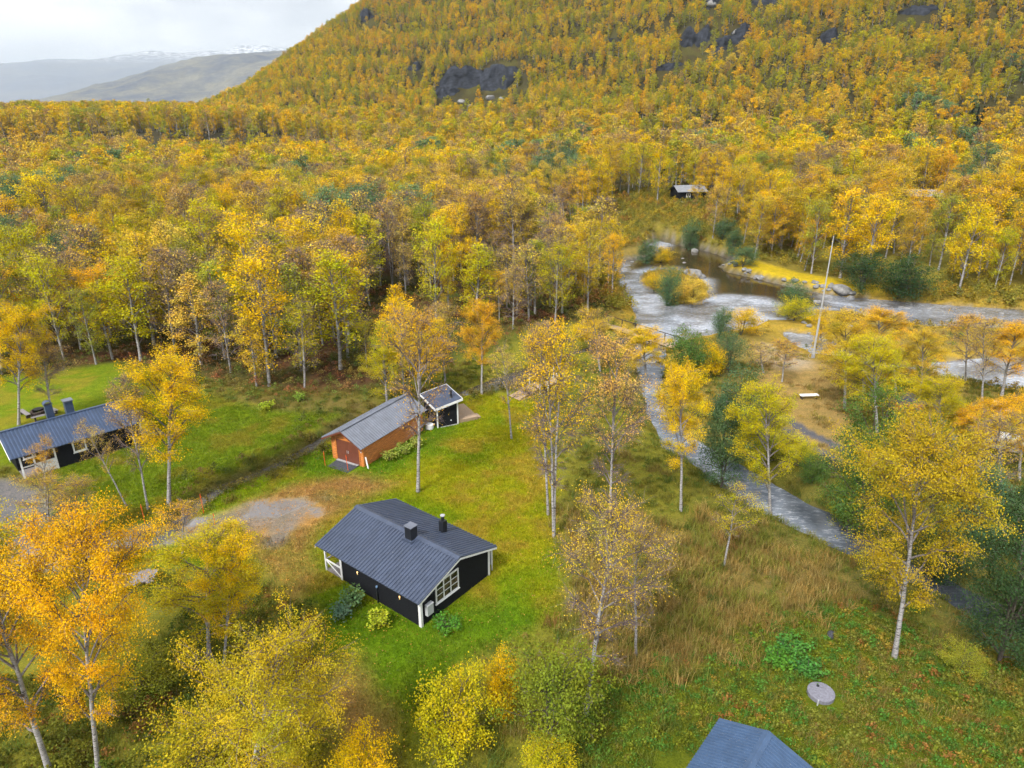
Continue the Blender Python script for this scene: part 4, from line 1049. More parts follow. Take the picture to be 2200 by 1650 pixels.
low_layer('island_growth', 0.8, (16, 45, 85, 130), lambda x, y: (sdist(ISLAND, x, y) < -0.5) * 0.9, [6, 5, 7], pick([(0.46, 0.31, 0.03), (0.40, 0.27, 0.03), (0.24, 0.22, 0.04)], [3, 2, 1]), 0.5, 0.9, 'golden low growth on the river island', 'undergrowth', 29)
low_layer('left_shrubbery', 0.5, (-42, -4, 12, 36), lambda x, y: yardw(x, y) * (0.25 + 0.6 * sstep(0.36, 0.52, fbm(x / 3, y / 3, 181, 2))), [5, 6, 4, 7, 6], pick([(0.10, 0.14, 0.02), (0.16, 0.16, 0.02), (0.26, 0.13, 0.035), (0.12, 0.13, 0.02), (0.20, 0.10, 0.035)], [2, 2, 1, 2, 1]), 0.55, 1.05, 'mixed undergrowth beneath the lower left birches', 'undergrowth', 30)
low_layer('meadow_grass', 0.6, (18, 48, 50, 84), lambda x, y: sstep(1, -1, sdist(P_MEADOW, x, y)) * sstep(0.4, 0.6, fbm(x / 3, y / 3, 191, 3)) * 0.9, [3, 1, 3], pick([(0.36, 0.25, 0.08), (0.28, 0.24, 0.05), (0.40, 0.26, 0.09)], [2, 2, 2]), 0.45, 0.9, 'dry tan grass on the meadow behind the white board', 'grass', 32)
# fallen leaves
lr = np.random.default_rng(31)
lx, ly = lr.uniform(-26, 4, 26000), lr.uniform(18, 60, 26000)
lw_ = np.maximum(sstep(2.5, -2, sdist(P_LITTER, lx, ly)), 0.22 * (sdist(P_LAWN, lx, ly) < 0)) + 0.3 * (sdist(P_DRIVE, lx, ly) < 1) + 0.5 * sstep(1, -1, sdist(P_LITTER2, lx, ly))
lk = (lr.uniform(0, 1, lx.shape) < lw_) & ~((~free(lx, ly)) & (sdist(P_DRIVE, lx, ly) > 0.2))
lx, ly = lx[lk], ly[lk]
LV, LF = quads_at(lr, np.stack([lx, ly, terrain_h(lx, ly) + 0.05], -1), 0.085, up=3.0)
lme = mesh_np('fallen_leaves', LV, LF, [M['leaf']]); vattr(lme, 'lv', np.repeat(lr.uniform(0, 1, len(lx)), 4))
fl = link('fallen_leaves', lme); fl['tint'] = [0.52, 0.27, 0.06]
tag(fl, 'fallen orange birch leaves strewn over lawn and drive', 'leaves', kind='stuff')

# ------------------------------------------------------------------ buildings
M['black_board'] = simple('black_stained_board', (0.011, 0.012, 0.015), 0.7, 0.12, 0.6, 5.0, vscale=(1, 1, 8))
M['white_paint'] = simple('white_paint', (0.78, 0.79, 0.80), 0.5, 0.4, 0.07, 3)
M['log_board'] = simple('orange_stained_board', (0.52, 0.185, 0.042), 0.5, 0.4, 0.6, 3.0, vscale=(0.6, 0.6, 9))
M['door_brown'] = simple('brown_door_paint', (0.155, 0.05, 0.03), 0.45, 0.4, 0.12, 3)
M['deck_grey'] = simple('weathered_deck', (0.23, 0.21, 0.215), 0.75, 0.3, 0.3, 4, vscale=(1, 9, 1))
M['deck_new'] = simple('new_deck_wood', (0.40, 0.29, 0.20), 0.7, 0.3, 0.22, 4, vscale=(9, 1, 1))
M['metal_black'] = simple('black_sheet_metal', (0.014, 0.016, 0.02), 0.35, 0.5, 0.3, 4)
M['concrete'] = simple('concrete', (0.33, 0.33, 0.34), 0.85, 0.3, 0.2, 6, bmp=0.2)
M['rubber_mat'] = simple('dark_ramp_mat', (0.06, 0.065, 0.08), 0.7, 0.4, 0.3, 9)
M['box_grey'] = simple('grey_plastic', (0.48, 0.50, 0.52), 0.5, 0.4, 0.05, 3)
M['wood_raw'] = simple('raw_wood', (0.34, 0.25, 0.17), 0.8, 0.2, 0.35, 5, vscale=(6, 1, 1))
M['dark_wood'] = simple('dark_wood', (0.06, 0.045, 0.04), 0.85, 0.2, 0.4, 6)
M['orange_paint'] = simple('orange_marker_paint', (0.75, 0.11, 0.02), 0.5, 0.4, 0.1, 4)
M['steel'] = simple('galvanised_steel', (0.50, 0.51, 0.53), 0.4, 0.5, 0.12, 4, metallic=0.3)
M['rock'] = simple('grey_rock', (0.22, 0.215, 0.21), 0.9, 0.25, 0.45, 1.4, bmp=0.9)
M['cliff'] = simple('dark_cliff_rock', (0.022, 0.026, 0.036), 0.85, 0.3, 0.75, 0.35, vscale=(1, 1, 2.2), bmp=0.8)
M['gravel_dark'] = simple('dark_gravel', (0.055, 0.058, 0.068), 0.95, 0.2, 0.5, 14, bmp=0.8)
M['blue_tarp'] = simple('blue_sheet', (0.18, 0.30, 0.48), 0.5, 0.4, 0.15, 3)
M['yellow_beam'] = simple('yellow_plank', (0.60, 0.42, 0.16), 0.6, 0.3, 0.12, 3)
def roof_material(name, col, rough=0.42):
    m, n, l, bs = mat(name)
    t = noise(n, l, 1.4, 5, 0.6); sp = noise(n, l, 26.0, 2, 0.5)
    c = ramp(n, l, t.outputs[0], [(0.3, tuple(v * 0.82 for v in col)), (0.7, tuple(v * 1.2 for v in col))]).outputs[0]
    c = mixc(n, l, 'MIX', ramp(n, l, sp.outputs[0], [(0.735, (0, 0, 0)), (0.75, (1, 1, 1))]).outputs[0], c, (0.42, 0.40, 0.36))   # stuck leaves and droppings
    l.new(c, bs.inputs['Base Color']); bs.inputs['Roughness'].default_value = rough; bs.inputs['Specular IOR Level'].default_value = 0.5
    bump(n, l, t.outputs[0], 0.15, 0.02, bs)
    return m
M['roof_dark'] = roof_material('dark_metal_roof', (0.050, 0.066, 0.108))
M['roof_navy'] = roof_material('navy_metal_roof', (0.042, 0.066, 0.125))
M['roof_blue'] = roof_material('blue_metal_roof', (0.045, 0.085, 0.165))
M['roof_grey'] = roof_material('grey_metal_roof', (0.135, 0.150, 0.19))
M['roof_pale'] = roof_material('pale_far_roof', (0.21, 0.22, 0.24), 0.5)
def glass_material():
    m, n, l, bs = mat('window_glass')
    t = noise(n, l, 2.2, 3, 0.6)
    l.new(ramp(n, l, t.outputs[0], [(0.42, (0.012, 0.014, 0.015)), (0.62, (0.11, 0.085, 0.055))]).outputs[0], bs.inputs['Base Color'])
    bs.inputs['Roughness'].default_value = 0.04; bs.inputs['Specular IOR Level'].default_value = 0.6
    return m
M['glass'] = glass_material()
def glow_material():
    m, n, l, bs = mat('lamp_glow')
    bs.inputs['Base Color'].default_value = (1, 0.75, 0.4, 1); bs.inputs['Emission Color'].default_value = (1, 0.55, 0.18, 1); bs.inputs['Emission Strength'].default_value = 1.6
    t = noise(n, l, 9, 1); r = ramp(n, l, t.outputs[0], [(0, (1, 0.7, 0.35)), (1, (1, 0.8, 0.45))]); l.new(r.outputs[0], bs.inputs['Base Color'])
    return m
M['glow'] = glow_material()

class MB:
    def __init__(s): s.v, s.f = [], []
    def prism(s, pts8):
        o = len(s.v); s.v += [tuple(p) for p in pts8]
        s.f += [[o + i for i in q] for q in ((0, 3, 2, 1), (4, 5, 6, 7), (0, 1, 5, 4), (1, 2, 6, 5), (2, 3, 7, 6), (3, 0, 4, 7))]
        return s
    def box(s, x0, x1, y0, y1, z0, z1):
        return s.prism([(x0, y0, z0), (x1, y0, z0), (x1, y1, z0), (x0, y1, z0), (x0, y0, z1), (x1, y0, z1), (x1, y1, z1), (x0, y1, z1)])
    def beam(s, a, b, w, h=None):
        a, b = Vector(a), Vector(b); h = h or w
        d = (b - a).normalized(); ref = Vector((0, 0, 1)) if abs(d.z) < 0.9 else Vector((1, 0, 0))
        p = d.cross(ref).normalized() * w * 0.5; q = p.cross(d).normalized() * h * 0.5
        return s.prism([a - p - q, a + p - q, b + p - q, b - p - q, a - p + q, a + p + q, b + p + q, b - p + q])
    def cyl(s, c, r, z0, z1, n=12, r1=None):
        o = len(s.v); r1 = r if r1 is None else r1
        for i in range(n):
            a = 2 * math.pi * i / n
            s.v += [(c[0] + r * math.cos(a), c[1] + r * math.sin(a), z0), (c[0] + r1 * math.cos(a), c[1] + r1 * math.sin(a), z1)]
        for i in range(n):
            j = (i + 1) % n; s.f.append([o + 2 * i, o + 2 * j, o + 2 * j + 1, o + 2 * i + 1])
        s.f.append([o + 2 * i for i in range(n)][::-1]); s.f.append([o + 2 * i + 1 for i in range(n)])
        return s
    def quadplate(s, p, th):
        """four points, extruded downwards by th"""
        return s.prism([(a, b, c - th) for a, b, c in p] + [tuple(q) for q in p])
    def build(s, name, m, parent=None, bevel=0.0, loc=None):
        me = mesh_np(name, s.v, s.f, [M[m] if isinstance(m, str) else m])
        o = link(name, me, parent, loc)
        if bevel:
            b = o.modifiers.new('bevel', 'BEVEL'); b.width = bevel; b.segments = 2; b.limit_method = 'ANGLE'
        return o
def corrugated(name, e0, e1, r0, r1, pitch, dep, m, parent, th=0.05):
    """roof sheet between the eave line e0-e1 and the ridge line r0-r1, ribs running from eave to ridge"""
    e0, e1, r0, r1 = map(Vector, (e0, e1, r0, r1))
    nrm = (e1 - e0).cross(r0 - e0).normalized()
    if nrm.z < 0: nrm = -nrm
    n = max(2, int((e1 - e0).length / pitch))
    V, Fc = [], []
    prof = [(0.0, 0), (0.30, 0), (0.42, 1), (0.80, 1), (0.92, 0)]
    ts = [((i + a) / n, b) for i in range(n) for a, b in prof] + [(1.0, 0)]
    for t, b in ts:
        for p, q in ((e0, e1), (r0, r1)):
            P = p.lerp(q, t) + nrm * (b * dep); V.append(tuple(P))
    for i in range(len(ts) - 1): Fc.append([2 * i, 2 * i + 2, 2 * i + 3, 2 * i + 1])
    o = len(V)                                            # flat underside and edges
    for P in (e0, e1, r1, r0): V.append(tuple(P - nrm * th))
    for P in (e0, e1, r1, r0): V.append(tuple(P - nrm * 0.004))
    Fc += [[o, o + 3, o + 2, o + 1]] + [[o + i, o + (i + 1) % 4, o + 4 + (i + 1) % 4, o + 4 + i] for i in range(4)]
    return link(name, mesh_np(name, V, Fc, [M[m]]), parent)
def cladding(name, a, b, hfun, m, parent, bh=0.13, z0=0.05, lap=0.018, out=None):
    """lapped boards on the wall from a to b (plan), hfun(s) = wall height at distance s; boards face to the left of a->b reversed"""
    a, b = Vector((*a, 0)), Vector((*b, 0))
    d = (b - a); L = d.length; d.normalize()
    nrm = Vector((d.y, -d.x, 0)) if out is None else Vector((*out, 0))
    mb = MB(); ss = np.linspace(0, L, 121); hs = np.array([hfun(s) for s in ss])
    z = z0
    while z < hs.max() - 0.01:
        z1 = min(z + bh, hs.max())
        ok = ss[hs >= z + 0.5 * (z1 - z)]
        if len(ok) > 1:
            s0, s1 = ok.min(), ok.max()
            p, q = a + d * s0, a + d * s1
            o0, o1 = nrm * lap, nrm * 0.002
            back = nrm * -0.05
            mb.prism([p + back + Vector((0, 0, z)), q + back + Vector((0, 0, z)), q + o0 + Vector((0, 0, z)), p + o0 + Vector((0, 0, z)),
                      p + back + Vector((0, 0, z1)), q + back + Vector((0, 0, z1)), q + o1 + Vector((0, 0, z1)), p + o1 + Vector((0, 0, z1))])
        z = z1
    return mb.build(name, m, parent)
def window_at(parent, org, du, w, h, z, cols, rows, out, fw=0.09, name='window'):
    """org: plan point of the window's lower corner on the wall, du: plan direction, out: plan outward normal"""
    org, du, out = Vector((*org, z)), Vector((*du, 0)).normalized(), Vector((*out, 0)).normalized()
    up = Vector((0, 0, 1))
    def bar(mb, s0, s1, t0, t1, d0, d1):
        c = [org + du * s + up * t + out * dd for t in (t0, t1) for (s, dd) in ((s0, d0), (s1, d0), (s1, d1), (s0, d1))]
        mb.prism(c); return mb
    f = MB(); bar(f, 0, w, 0, fw, 0.0, 0.06); bar(f, 0, w, h - fw, h, 0.0, 0.06); bar(f, 0, fw, fw, h - fw, 0.0, 0.06); bar(f, w - fw, w, fw, h - fw, 0.0, 0.06)
    fr = f.build(name, 'white_paint', parent)
    sl = MB(); bar(sl, -0.05, w + 0.05, -0.05, 0, 0.0, 0.10); sl.build('sill', 'white_paint', fr)
    iw, ih = (w - 2 * fw), (h - 2 * fw)
    for i in range(cols):
        for j in range(rows):
            s0, t0 = fw + iw * i / cols, fw + ih * j / rows
            bar(MB(), s0, s0 + iw / cols, t0, t0 + ih / rows, 0.0, 0.022).build('pane', 'glass', fr)
    for i in range(1, cols): bar(MB(), fw + iw * i / cols - 0.035, fw + iw * i / cols + 0.035, fw, h - fw, 0.02, 0.052).build('mullion', 'white_paint', fr)
    for j in range(1, rows):
        for i in range(cols):
            bar(MB(), fw + iw * i / cols + 0.035 * (i > 0), fw + iw * (i + 1) / cols - 0.035 * (i < cols - 1), fw + ih * j / rows - 0.016, fw + ih * j / rows + 0.016, 0.02, 0.045).build('glazing_bar', 'white_paint', fr)
    return fr
def gable(W, he0, he1, xr, hr):
    return lambda s: he0 + (hr - he0) * s / xr if s <= xr else hr + (he1 - hr) * (s - xr) / (W - xr)

# ---- black cabin in the middle
def black_cabin():
    z0 = TH1(-6.0, 36.5) - 0.08
    e = empty('cabin', (-5.22, 32.0, z0), 52)
    tag(e, 'black timber cabin with dark ribbed roof and two chimneys on the lawn', 'cabin')
    W, L = 6.05, 6.95
    XR, ZR, X0, Z0, X1, Z1 = 3.2, 3.18, -0.36, 2.02, 6.62, 2.06
    rf = lambda x: Z0 + (ZR - Z0) * (x - X0) / (XR - X0) if x < XR else ZR + (Z1 - ZR) * (x - XR) / (X1 - XR)
    cladding('gable_wall', (0, 0), (W, 0), lambda s: rf(s) - 0.07, 'black_board', e)
    cladding('rear_gable_wall', (W, L), (0, L), lambda s: rf(W - s) - 0.07, 'black_board', e)
    cladding('side_wall', (0, L), (0, 0), lambda s: rf(0) - 0.07, 'black_board', e)
    cladding('far_wall', (W, 0), (W, L), lambda s: rf(W) - 0.07, 'black_board', e)
    MB().box(0.06, W - 0.06, 0.06, L - 0.06, -0.3, 0.06).build('foundation', 'concrete', e)
    ya, yb = -0.26, 9.0
    r = corrugated('roof', (X0, ya, Z0), (X0, yb, Z0), (XR, ya, ZR), (XR, yb, ZR), 0.24, 0.055, 'roof_dark', e)
    corrugated('roof_far_slope', (X1, ya, Z1), (X1, yb, Z1), (XR, ya, ZR), (XR, yb, ZR), 0.24, 0.055, 'roof_dark', e)
    k = (ZR - Z0) / (XR - X0); k1 = (ZR - Z1) / (X1 - XR)
    MB().prism([(XR - 0.26, ya - .01, ZR - .26 * k + .035), (XR, ya - .01, ZR + .045), (XR, yb + .01, ZR + .045), (XR - 0.26, yb + .01, ZR - .26 * k + .035),
                (XR - 0.26, ya - .01, ZR - .26 * k + .05), (XR, ya - .01, ZR + .065), (XR, yb + .01, ZR + .065), (XR - 0.26, yb + .01, ZR - .26 * k + .05)]).prism(
               [(XR, ya - .01, ZR + .045), (XR + .26, ya - .01, ZR - .26 * k1 + .035), (XR + .26, yb + .01, ZR - .26 * k1 + .035), (XR, yb + .01, ZR + .045),
                (XR, ya - .01, ZR + .065), (XR + .26, ya - .01, ZR - .26 * k1 + .05), (XR + .26, yb + .01, ZR - .26 * k1 + .05), (XR, yb + .01, ZR + .065)]).build('ridge_cap', 'roof_dark', r)
    for yy in (ya + 0.0, yb - 0.03):
        for p, q in (((X0 + .02, Z0), (XR, ZR)), ((XR, ZR), (X1 - .02, Z1))):
            MB().prism([(p[0], yy, p[1] - .19), (q[0], yy, q[1] - .19), (q[0], yy + .03, q[1] - .19), (p[0], yy + .03, p[1] - .19),
                        (p[0], yy, p[1] - .055), (q[0], yy, q[1] - .055), (q[0], yy + .03, q[1] - .055), (p[0], yy + .03, p[1] - .055)]).build('barge_board', 'white_paint', e)
    for x, y in ((0, 0), (W, 0)):
        sx = -1 if x == 0 else 1
        mb = MB(); mb.box(min(x, x + sx * .05) , max(x, x + sx * .05), -0.05, 0.12, 0.02, rf(x) - .16); mb.box(min(x + sx * .05, x - sx * .11), max(x + sx * .05, x - sx * .11), -0.08, -0.052, 0.02, rf(x) - .16)
        mb.build('corner_board', 'white_paint', e)
    MB().box(-0.06, -0.025, L - .1, L + .06, 0.0, 1.95).build('corner_board', 'white_paint', e)
    window_at(e, (1.22, -0.02), (1, 0), 1.98, 1.42, 0.92, 3, 3, (0, -1))
    b = MB().box(0.32, 0.82, -0.26, -0.03, 0.72, 1.42).build('meter_box', 'box_grey', e, 0.015)
    MB().box(0.30, 0.84, -0.28, -0.03, 1.425, 1.45).build('meter_box_lid', 'box_grey', b)
    # chimneys
    c = MB().box(2.62, 3.16, 3.25, 3.80, 2.8, 3.98).build('chimney', 'metal_black', e, 0.01)
    MB().box(2.58, 3.20, 3.21, 3.84, 3.985, 4.03).build('chimney_cap', 'roof_grey', c)
    MB().box(2.50, 3.26, 3.12, 3.92, 2.9, 3.14).build('flashing', 'roof_dark', c)
    c = MB().box(4.98, 5.36, 2.82, 3.20, 2.35, 3.42).build('chimney', 'metal_black', e, 0.01)
    MB().cyl((5.17, 3.01), 0.11, 3.42, 3.74).build('flue_pipe', 'metal_black', c)
    MB().cyl((5.17, 3.01), 0.15, 3.745, 3.80).build('flue_cap', 'steel', c)
    # porch
    yP = 8.5
    for k_ in range(11):
        y_ = L + 0.08 + k_ * 0.142
        MB().box(0.0, W - 0.3, y_, y_ + 0.132, 0.10, 0.14).build('deck_board', 'deck_grey', e)
    MB().box(0.02, W - .32, yP + .10, yP + .14, -0.12, 0.095).build('deck_skirt', 'dark_wood', e)
    for x in (-0.02, 2.9, 5.6): MB().box(x, x + .1, yP, yP + .1, -0.05, rf(x) - .09).build('porch_post', 'white_paint', e, 0.006)
    MB().box(0.0, 0.06, L + .07, yP, 0.86, 0.96).build('porch_rail', 'white_paint', e)
    MB().box(0.10, 2.9, yP + .02, yP + .08, 0.86, 0.96).build('porch_rail', 'white_paint', e)
    MB().box(0.0, 0.06, L + .07, yP, 1.87, 1.95).build('porch_beam', 'white_paint', e)
    MB().beam((0.03, L + .1, 0.16), (0.03, yP - .02, 0.84), 0.05).build('porch_brace', 'white_paint', e)
    d = MB().box(3.6, 4.5, L + 0.0, L + 0.05, 0.14, 2.14).build('door', 'white_paint', e); MB().cyl((3.72, L + .09), 0.03, 1.05, 1.12, 8).build('handle', 'metal_black', d)
    # slatted white screen at the far long side
    for i in range(7): MB().box(W + 0.42, W + 0.46, 0.1, 1.25, 0.55 + i * 0.16, 0.69 + i * 0.16).build('screen_slat', 'white_paint', e)
    for y in (0.1, 1.2): MB().box(W + .465, W + .53, y, y + .07, 0.0, 1.9).build('screen_post', 'white_paint', e)
    # wall lanterns and downpipe
    for y in (5.24, 1.55):
        lm = MB().box(-0.16, -0.02, y - .05, y + .05, 1.62, 1.68).build('lantern', 'metal_black', e)
        MB().cyl((-0.12, y), 0.035, 1.46, 1.61, 8).build('lamp_glass', 'glow', lm); MB().cyl((-0.12, y), 0.045, 1.36, 1.415, 8, 0.02).build('lantern_base', 'yellow_beam', lm)
    pp = MB().cyl((-0.1, 3.55), 0.045, -0.05, 1.2, 10).build('hydrant_pipe', 'metal_black', e); MB().cyl((-0.1, 3.55), 0.065, 1.205, 1.30, 10).build('pipe_cap', 'blue_tarp', pp)
black_cabin()

# ---- log shed
def log_shed():
    z0 = TH1(-10.5, 55.0) - 0.06
    e = empty('log_shed', (-12.19, 50.92, z0), 60.5)
    tag(e, 'orange stained log shed with brown double doors and grey ribbed roof', 'shed')
    L, W = 8.1, 3.35
    YR, ZR, Y0, Z0, Y1, Z1 = 1.75, 3.22, -0.35, 2.02, 3.95, 2.10
    rf = lambda y: Z0 + (ZR - Z0) * (y - Y0) / (YR - Y0) if y < YR else ZR + (Z1 - ZR) * (y - YR) / (Y1 - YR)
    cladding('side_wall', (0, 0), (L, 0), lambda s: rf(0) - .07, 'log_board', e, 0.17, lap=0.06)
    cladding('far_wall', (L, W), (0, W), lambda s: rf(W) - .07, 'log_board', e, 0.17, lap=0.06)
    cladding('front_gable', (0, W), (0, 0), lambda s: rf(W - s) - .07, 'log_board', e, 0.17, lap=0.06)
    cladding('rear_gable', (L, 0), (L, W), lambda s: rf(s) - .07, 'log_board', e, 0.17, lap=0.06)
    MB().box(0.05, L - .05, 0.05, W - .05, -0.3, 0.06).build('foundation', 'concrete', e)
    xa, xb = -0.62, L + 0.35
    r = corrugated('roof', (xa, Y0, Z0), (xb, Y0, Z0), (xa, YR, ZR), (xb, YR, ZR), 0.26, 0.05, 'roof_grey', e)
    corrugated('roof_far_slope', (xa, Y1, Z1), (xb, Y1, Z1), (xa, YR, ZR), (xb, YR, ZR), 0.26, 0.05, 'roof_grey', e)
    MB().box(xa, xb, YR - .16, YR + .16, ZR - .03, ZR + .055).build('ridge_cap', 'roof_grey', r)
    for p, q in (((Y0, Z0), (YR, ZR)), ((YR, ZR), (Y1, Z1))):
        MB().prism([(xa, p[0], p[1] - .2), (xa + .03, p[0], p[1] - .2), (xa + .03, q[0], q[1] - .2), (xa, q[0], q[1] - .2), (xa, p[0], p[1] - .055), (xa + .03, p[0], p[1] - .055), (xa + .03, q[0], q[1] - .055), (xa, q[0], q[1] - .055)]).build('barge_board', 'door_brown', e)
    for y in (0.42, 1.62):
        d = MB().box(-0.075, -0.036, y, y + 1.19, 0.14, 2.06).build('door', 'door_brown', e, 0.006)
        MB().box(-0.10, -0.078, y + (1.09 if y < 1 else 0.05), y + (1.13 if y < 1 else 0.09), 0.95, 1.2).build('handle', 'steel', d)
    for y0, y1, za, zb in ((0.30, 0.41, 0.1, 2.06), (2.82, 2.93, 0.1, 2.06), (0.30, 2.93, 2.065, 2.18)):
        MB().box(-0.085, -0.037, y0, y1, za, zb).build('door_frame', 'log_board', e)
    for x, y in ((-0.05, -0.05), (-0.05, W - .08)): MB().box(x, x + .13, y, y + .13, 0.03, rf(y) - .12).build('corner_post', 'log_board', e)
    MB().box(-0.12, -0.04, 1.68, 1.80, 2.55, 2.67).build('lamp', 'white_paint', e, 0.02)
    MB().box(-0.10, -0.04, 0.12, 0.22, 1.38, 1.52).build('socket_box', 'white_paint', e, 0.01)
    rp = MB().prism([(-1.5, 0.5, -0.12), (-0.1, 0.5, -0.12), (-0.1, 2.75, -0.12), (-1.5, 2.75, -0.12), (-1.5, 0.5, 0.10), (-0.1, 0.5, 0.17), (-0.1, 2.75, 0.17), (-1.5, 2.75, 0.10)]).build('ramp', 'rubber_mat', e)
    MB().box(-0.34, -0.09, 0.48, 2.78, 0.175, 0.20).build('threshold', 'concrete', rp)
    for i in range(5): MB().box(-1.45 + i * 0.23, -1.42 + i * 0.23, 0.52, 2.73, 0.112 + i * 0.0115, 0.126 + i * 0.0115).build('ramp_batten', 'rubber_mat', rp)
    pl = MB().beam((-0.12, -0.52, 0.0), (0.1, -0.12, 0.98), 0.13, 0.03).build('plank', 'white_paint')
    pl.matrix_world = e.matrix_world.copy() if False else Matrix.Translation(e.location) @ Matrix.Rotation(R_(60.5), 4, 'Z')
    tag(pl, 'pale plank leaning on the corner of the log shed', 'plank')
log_shed()

# ---- sauna hut
def sauna():
    z0 = TH1(-6.2, 60.2) - 0.03
    e = empty('sauna_hut', (-6.9, 58.45, z0), 27)
    tag(e, 'small black hut with white trim, sloping roof and flue by the pond', 'hut')
    L, D = 2.05, 3.4
    rf = lambda y: 2.15 + 0.0 * y
    h = lambda x: 2.02 + 0.20 * x
    cladding('front_wall', (0, 0), (L, 0), lambda s: h(s), 'black_board', e, 0.15, lap=0.03)
    cladding('side_wall', (0, D), (0, 0), lambda s: h(0), 'black_board', e, 0.15, lap=0.03)
    cladding('far_wall', (L, 0), (L, D), lambda s: h(L), 'black_board', e, 0.15, lap=0.03)
    cladding('rear_wall', (L, D), (0, D), lambda s: h(L - s), 'black_board', e, 0.15, lap=0.03)
    MB().box(0.04, L - .04, 0.04, D - .04, -0.25, 0.06).build('foundation', 'concrete', e)
    x0, x1, y0, y1 = -0.25, L + 0.4, -0.3, D + 0.3
    corrugated('roof', (x0, y0, h(x0) + .09), (x0, y1, h(x0) + .09), (x1, y0, h(x1) + .09), (x1, y1, h(x1) + .09), 0.22, 0.03, 'roof_dark', e)
    for (xa, xb, ya, yb) in ((x0, x1, y0 - .035, y0 - .005), (x0, x1, y1 + .005, y1 + .035)):
        MB().prism([(xa, ya, h(xa) - .10), (xb, ya, h(xb) - .10), (xb, yb, h(xb) - .10), (xa, yb, h(xa) - .10), (xa, ya, h(xa) + .13), (xb, ya, h(xb) + .13), (xb, yb, h(xb) + .13), (xa, yb, h(xa) + .13)]).build('fascia', 'white_paint', e)
    for x in (x0 - .035, x1 + .005): MB().box(x, x + .03, y0 - .035, y1 + .035, h(x) - .10, h(x) + .13).build('fascia', 'white_paint', e)
    for x in (-0.05, L - .08): MB().box(x, x + .13, -0.06, -0.035, 0.02, h(x) - .1).build('corner_board', 'white_paint', e)
    MB().box(L + .032, L + .055, -0.06, 0.10, 0.02, h(L) - .1).build('corner_board', 'white_paint', e)
    MB().cyl((1.35, -0.05), 0.05, 0.5, 0.58, 10).build('vent', 'white_paint', e)
    fl = MB().cyl((1.75, 0.75), 0.10, 2.3, 3.15, 12).build('flue', 'metal_black', e); MB().cyl((1.75, 0.75), 0.17, 3.155, 3.22, 12, 0.05).build('flue_cap', 'metal_black', fl); MB().cyl((1.75, 0.75), 0.22, 2.42, 2.56, 12, 0.12).build('flashing', 'metal_black', fl)
    MB().box(0.3, L - .1, -0.14, -0.06, 0.02, 0.08).build('plinth_strip', 'steel', e)
    t = empty('deck', (-6.9, 58.45, z0), 27)
    tag(t, 'new pale wooden deck on the right side of the black hut', 'deck')
    for i in range(14): MB().box(L + 0.06 + i * 0.143, L + 0.06 + i * 0.143 + 0.134, 0.1, D + 0.1, 0.28, 0.315).build('deck_board', 'deck_new', t)
    MB().box(L + .06, L + 2.06, 0.06, 0.095, -0.1, 0.31).build('skirt_board', 'wood_raw', t); MB().box(L + 2.065, L + 2.10, 0.1, D + .1, -0.1, 0.31).build('skirt_board', 'wood_raw', t)
    MB().box(L + 2.105, L + 2.45, 0.2, 1.1, -0.1, 0.16).build('step', 'wood_raw', t)
sauna()
tub = MB().cyl((0, 0), 0.75, 0, 0.75, 20).box(-0.95, 0.95, -0.1, 0.1, 0.755, 0.80)
o = tub.build('white_tub', 'white_paint', None, 0.02); o.location = (-7.6, 58.3, TH1(-7.6, 58.3)); o.scale = (0.5, 0.5, 0.6)
tag(o, 'white covered tub half hidden between log shed and black hut', 'tub')

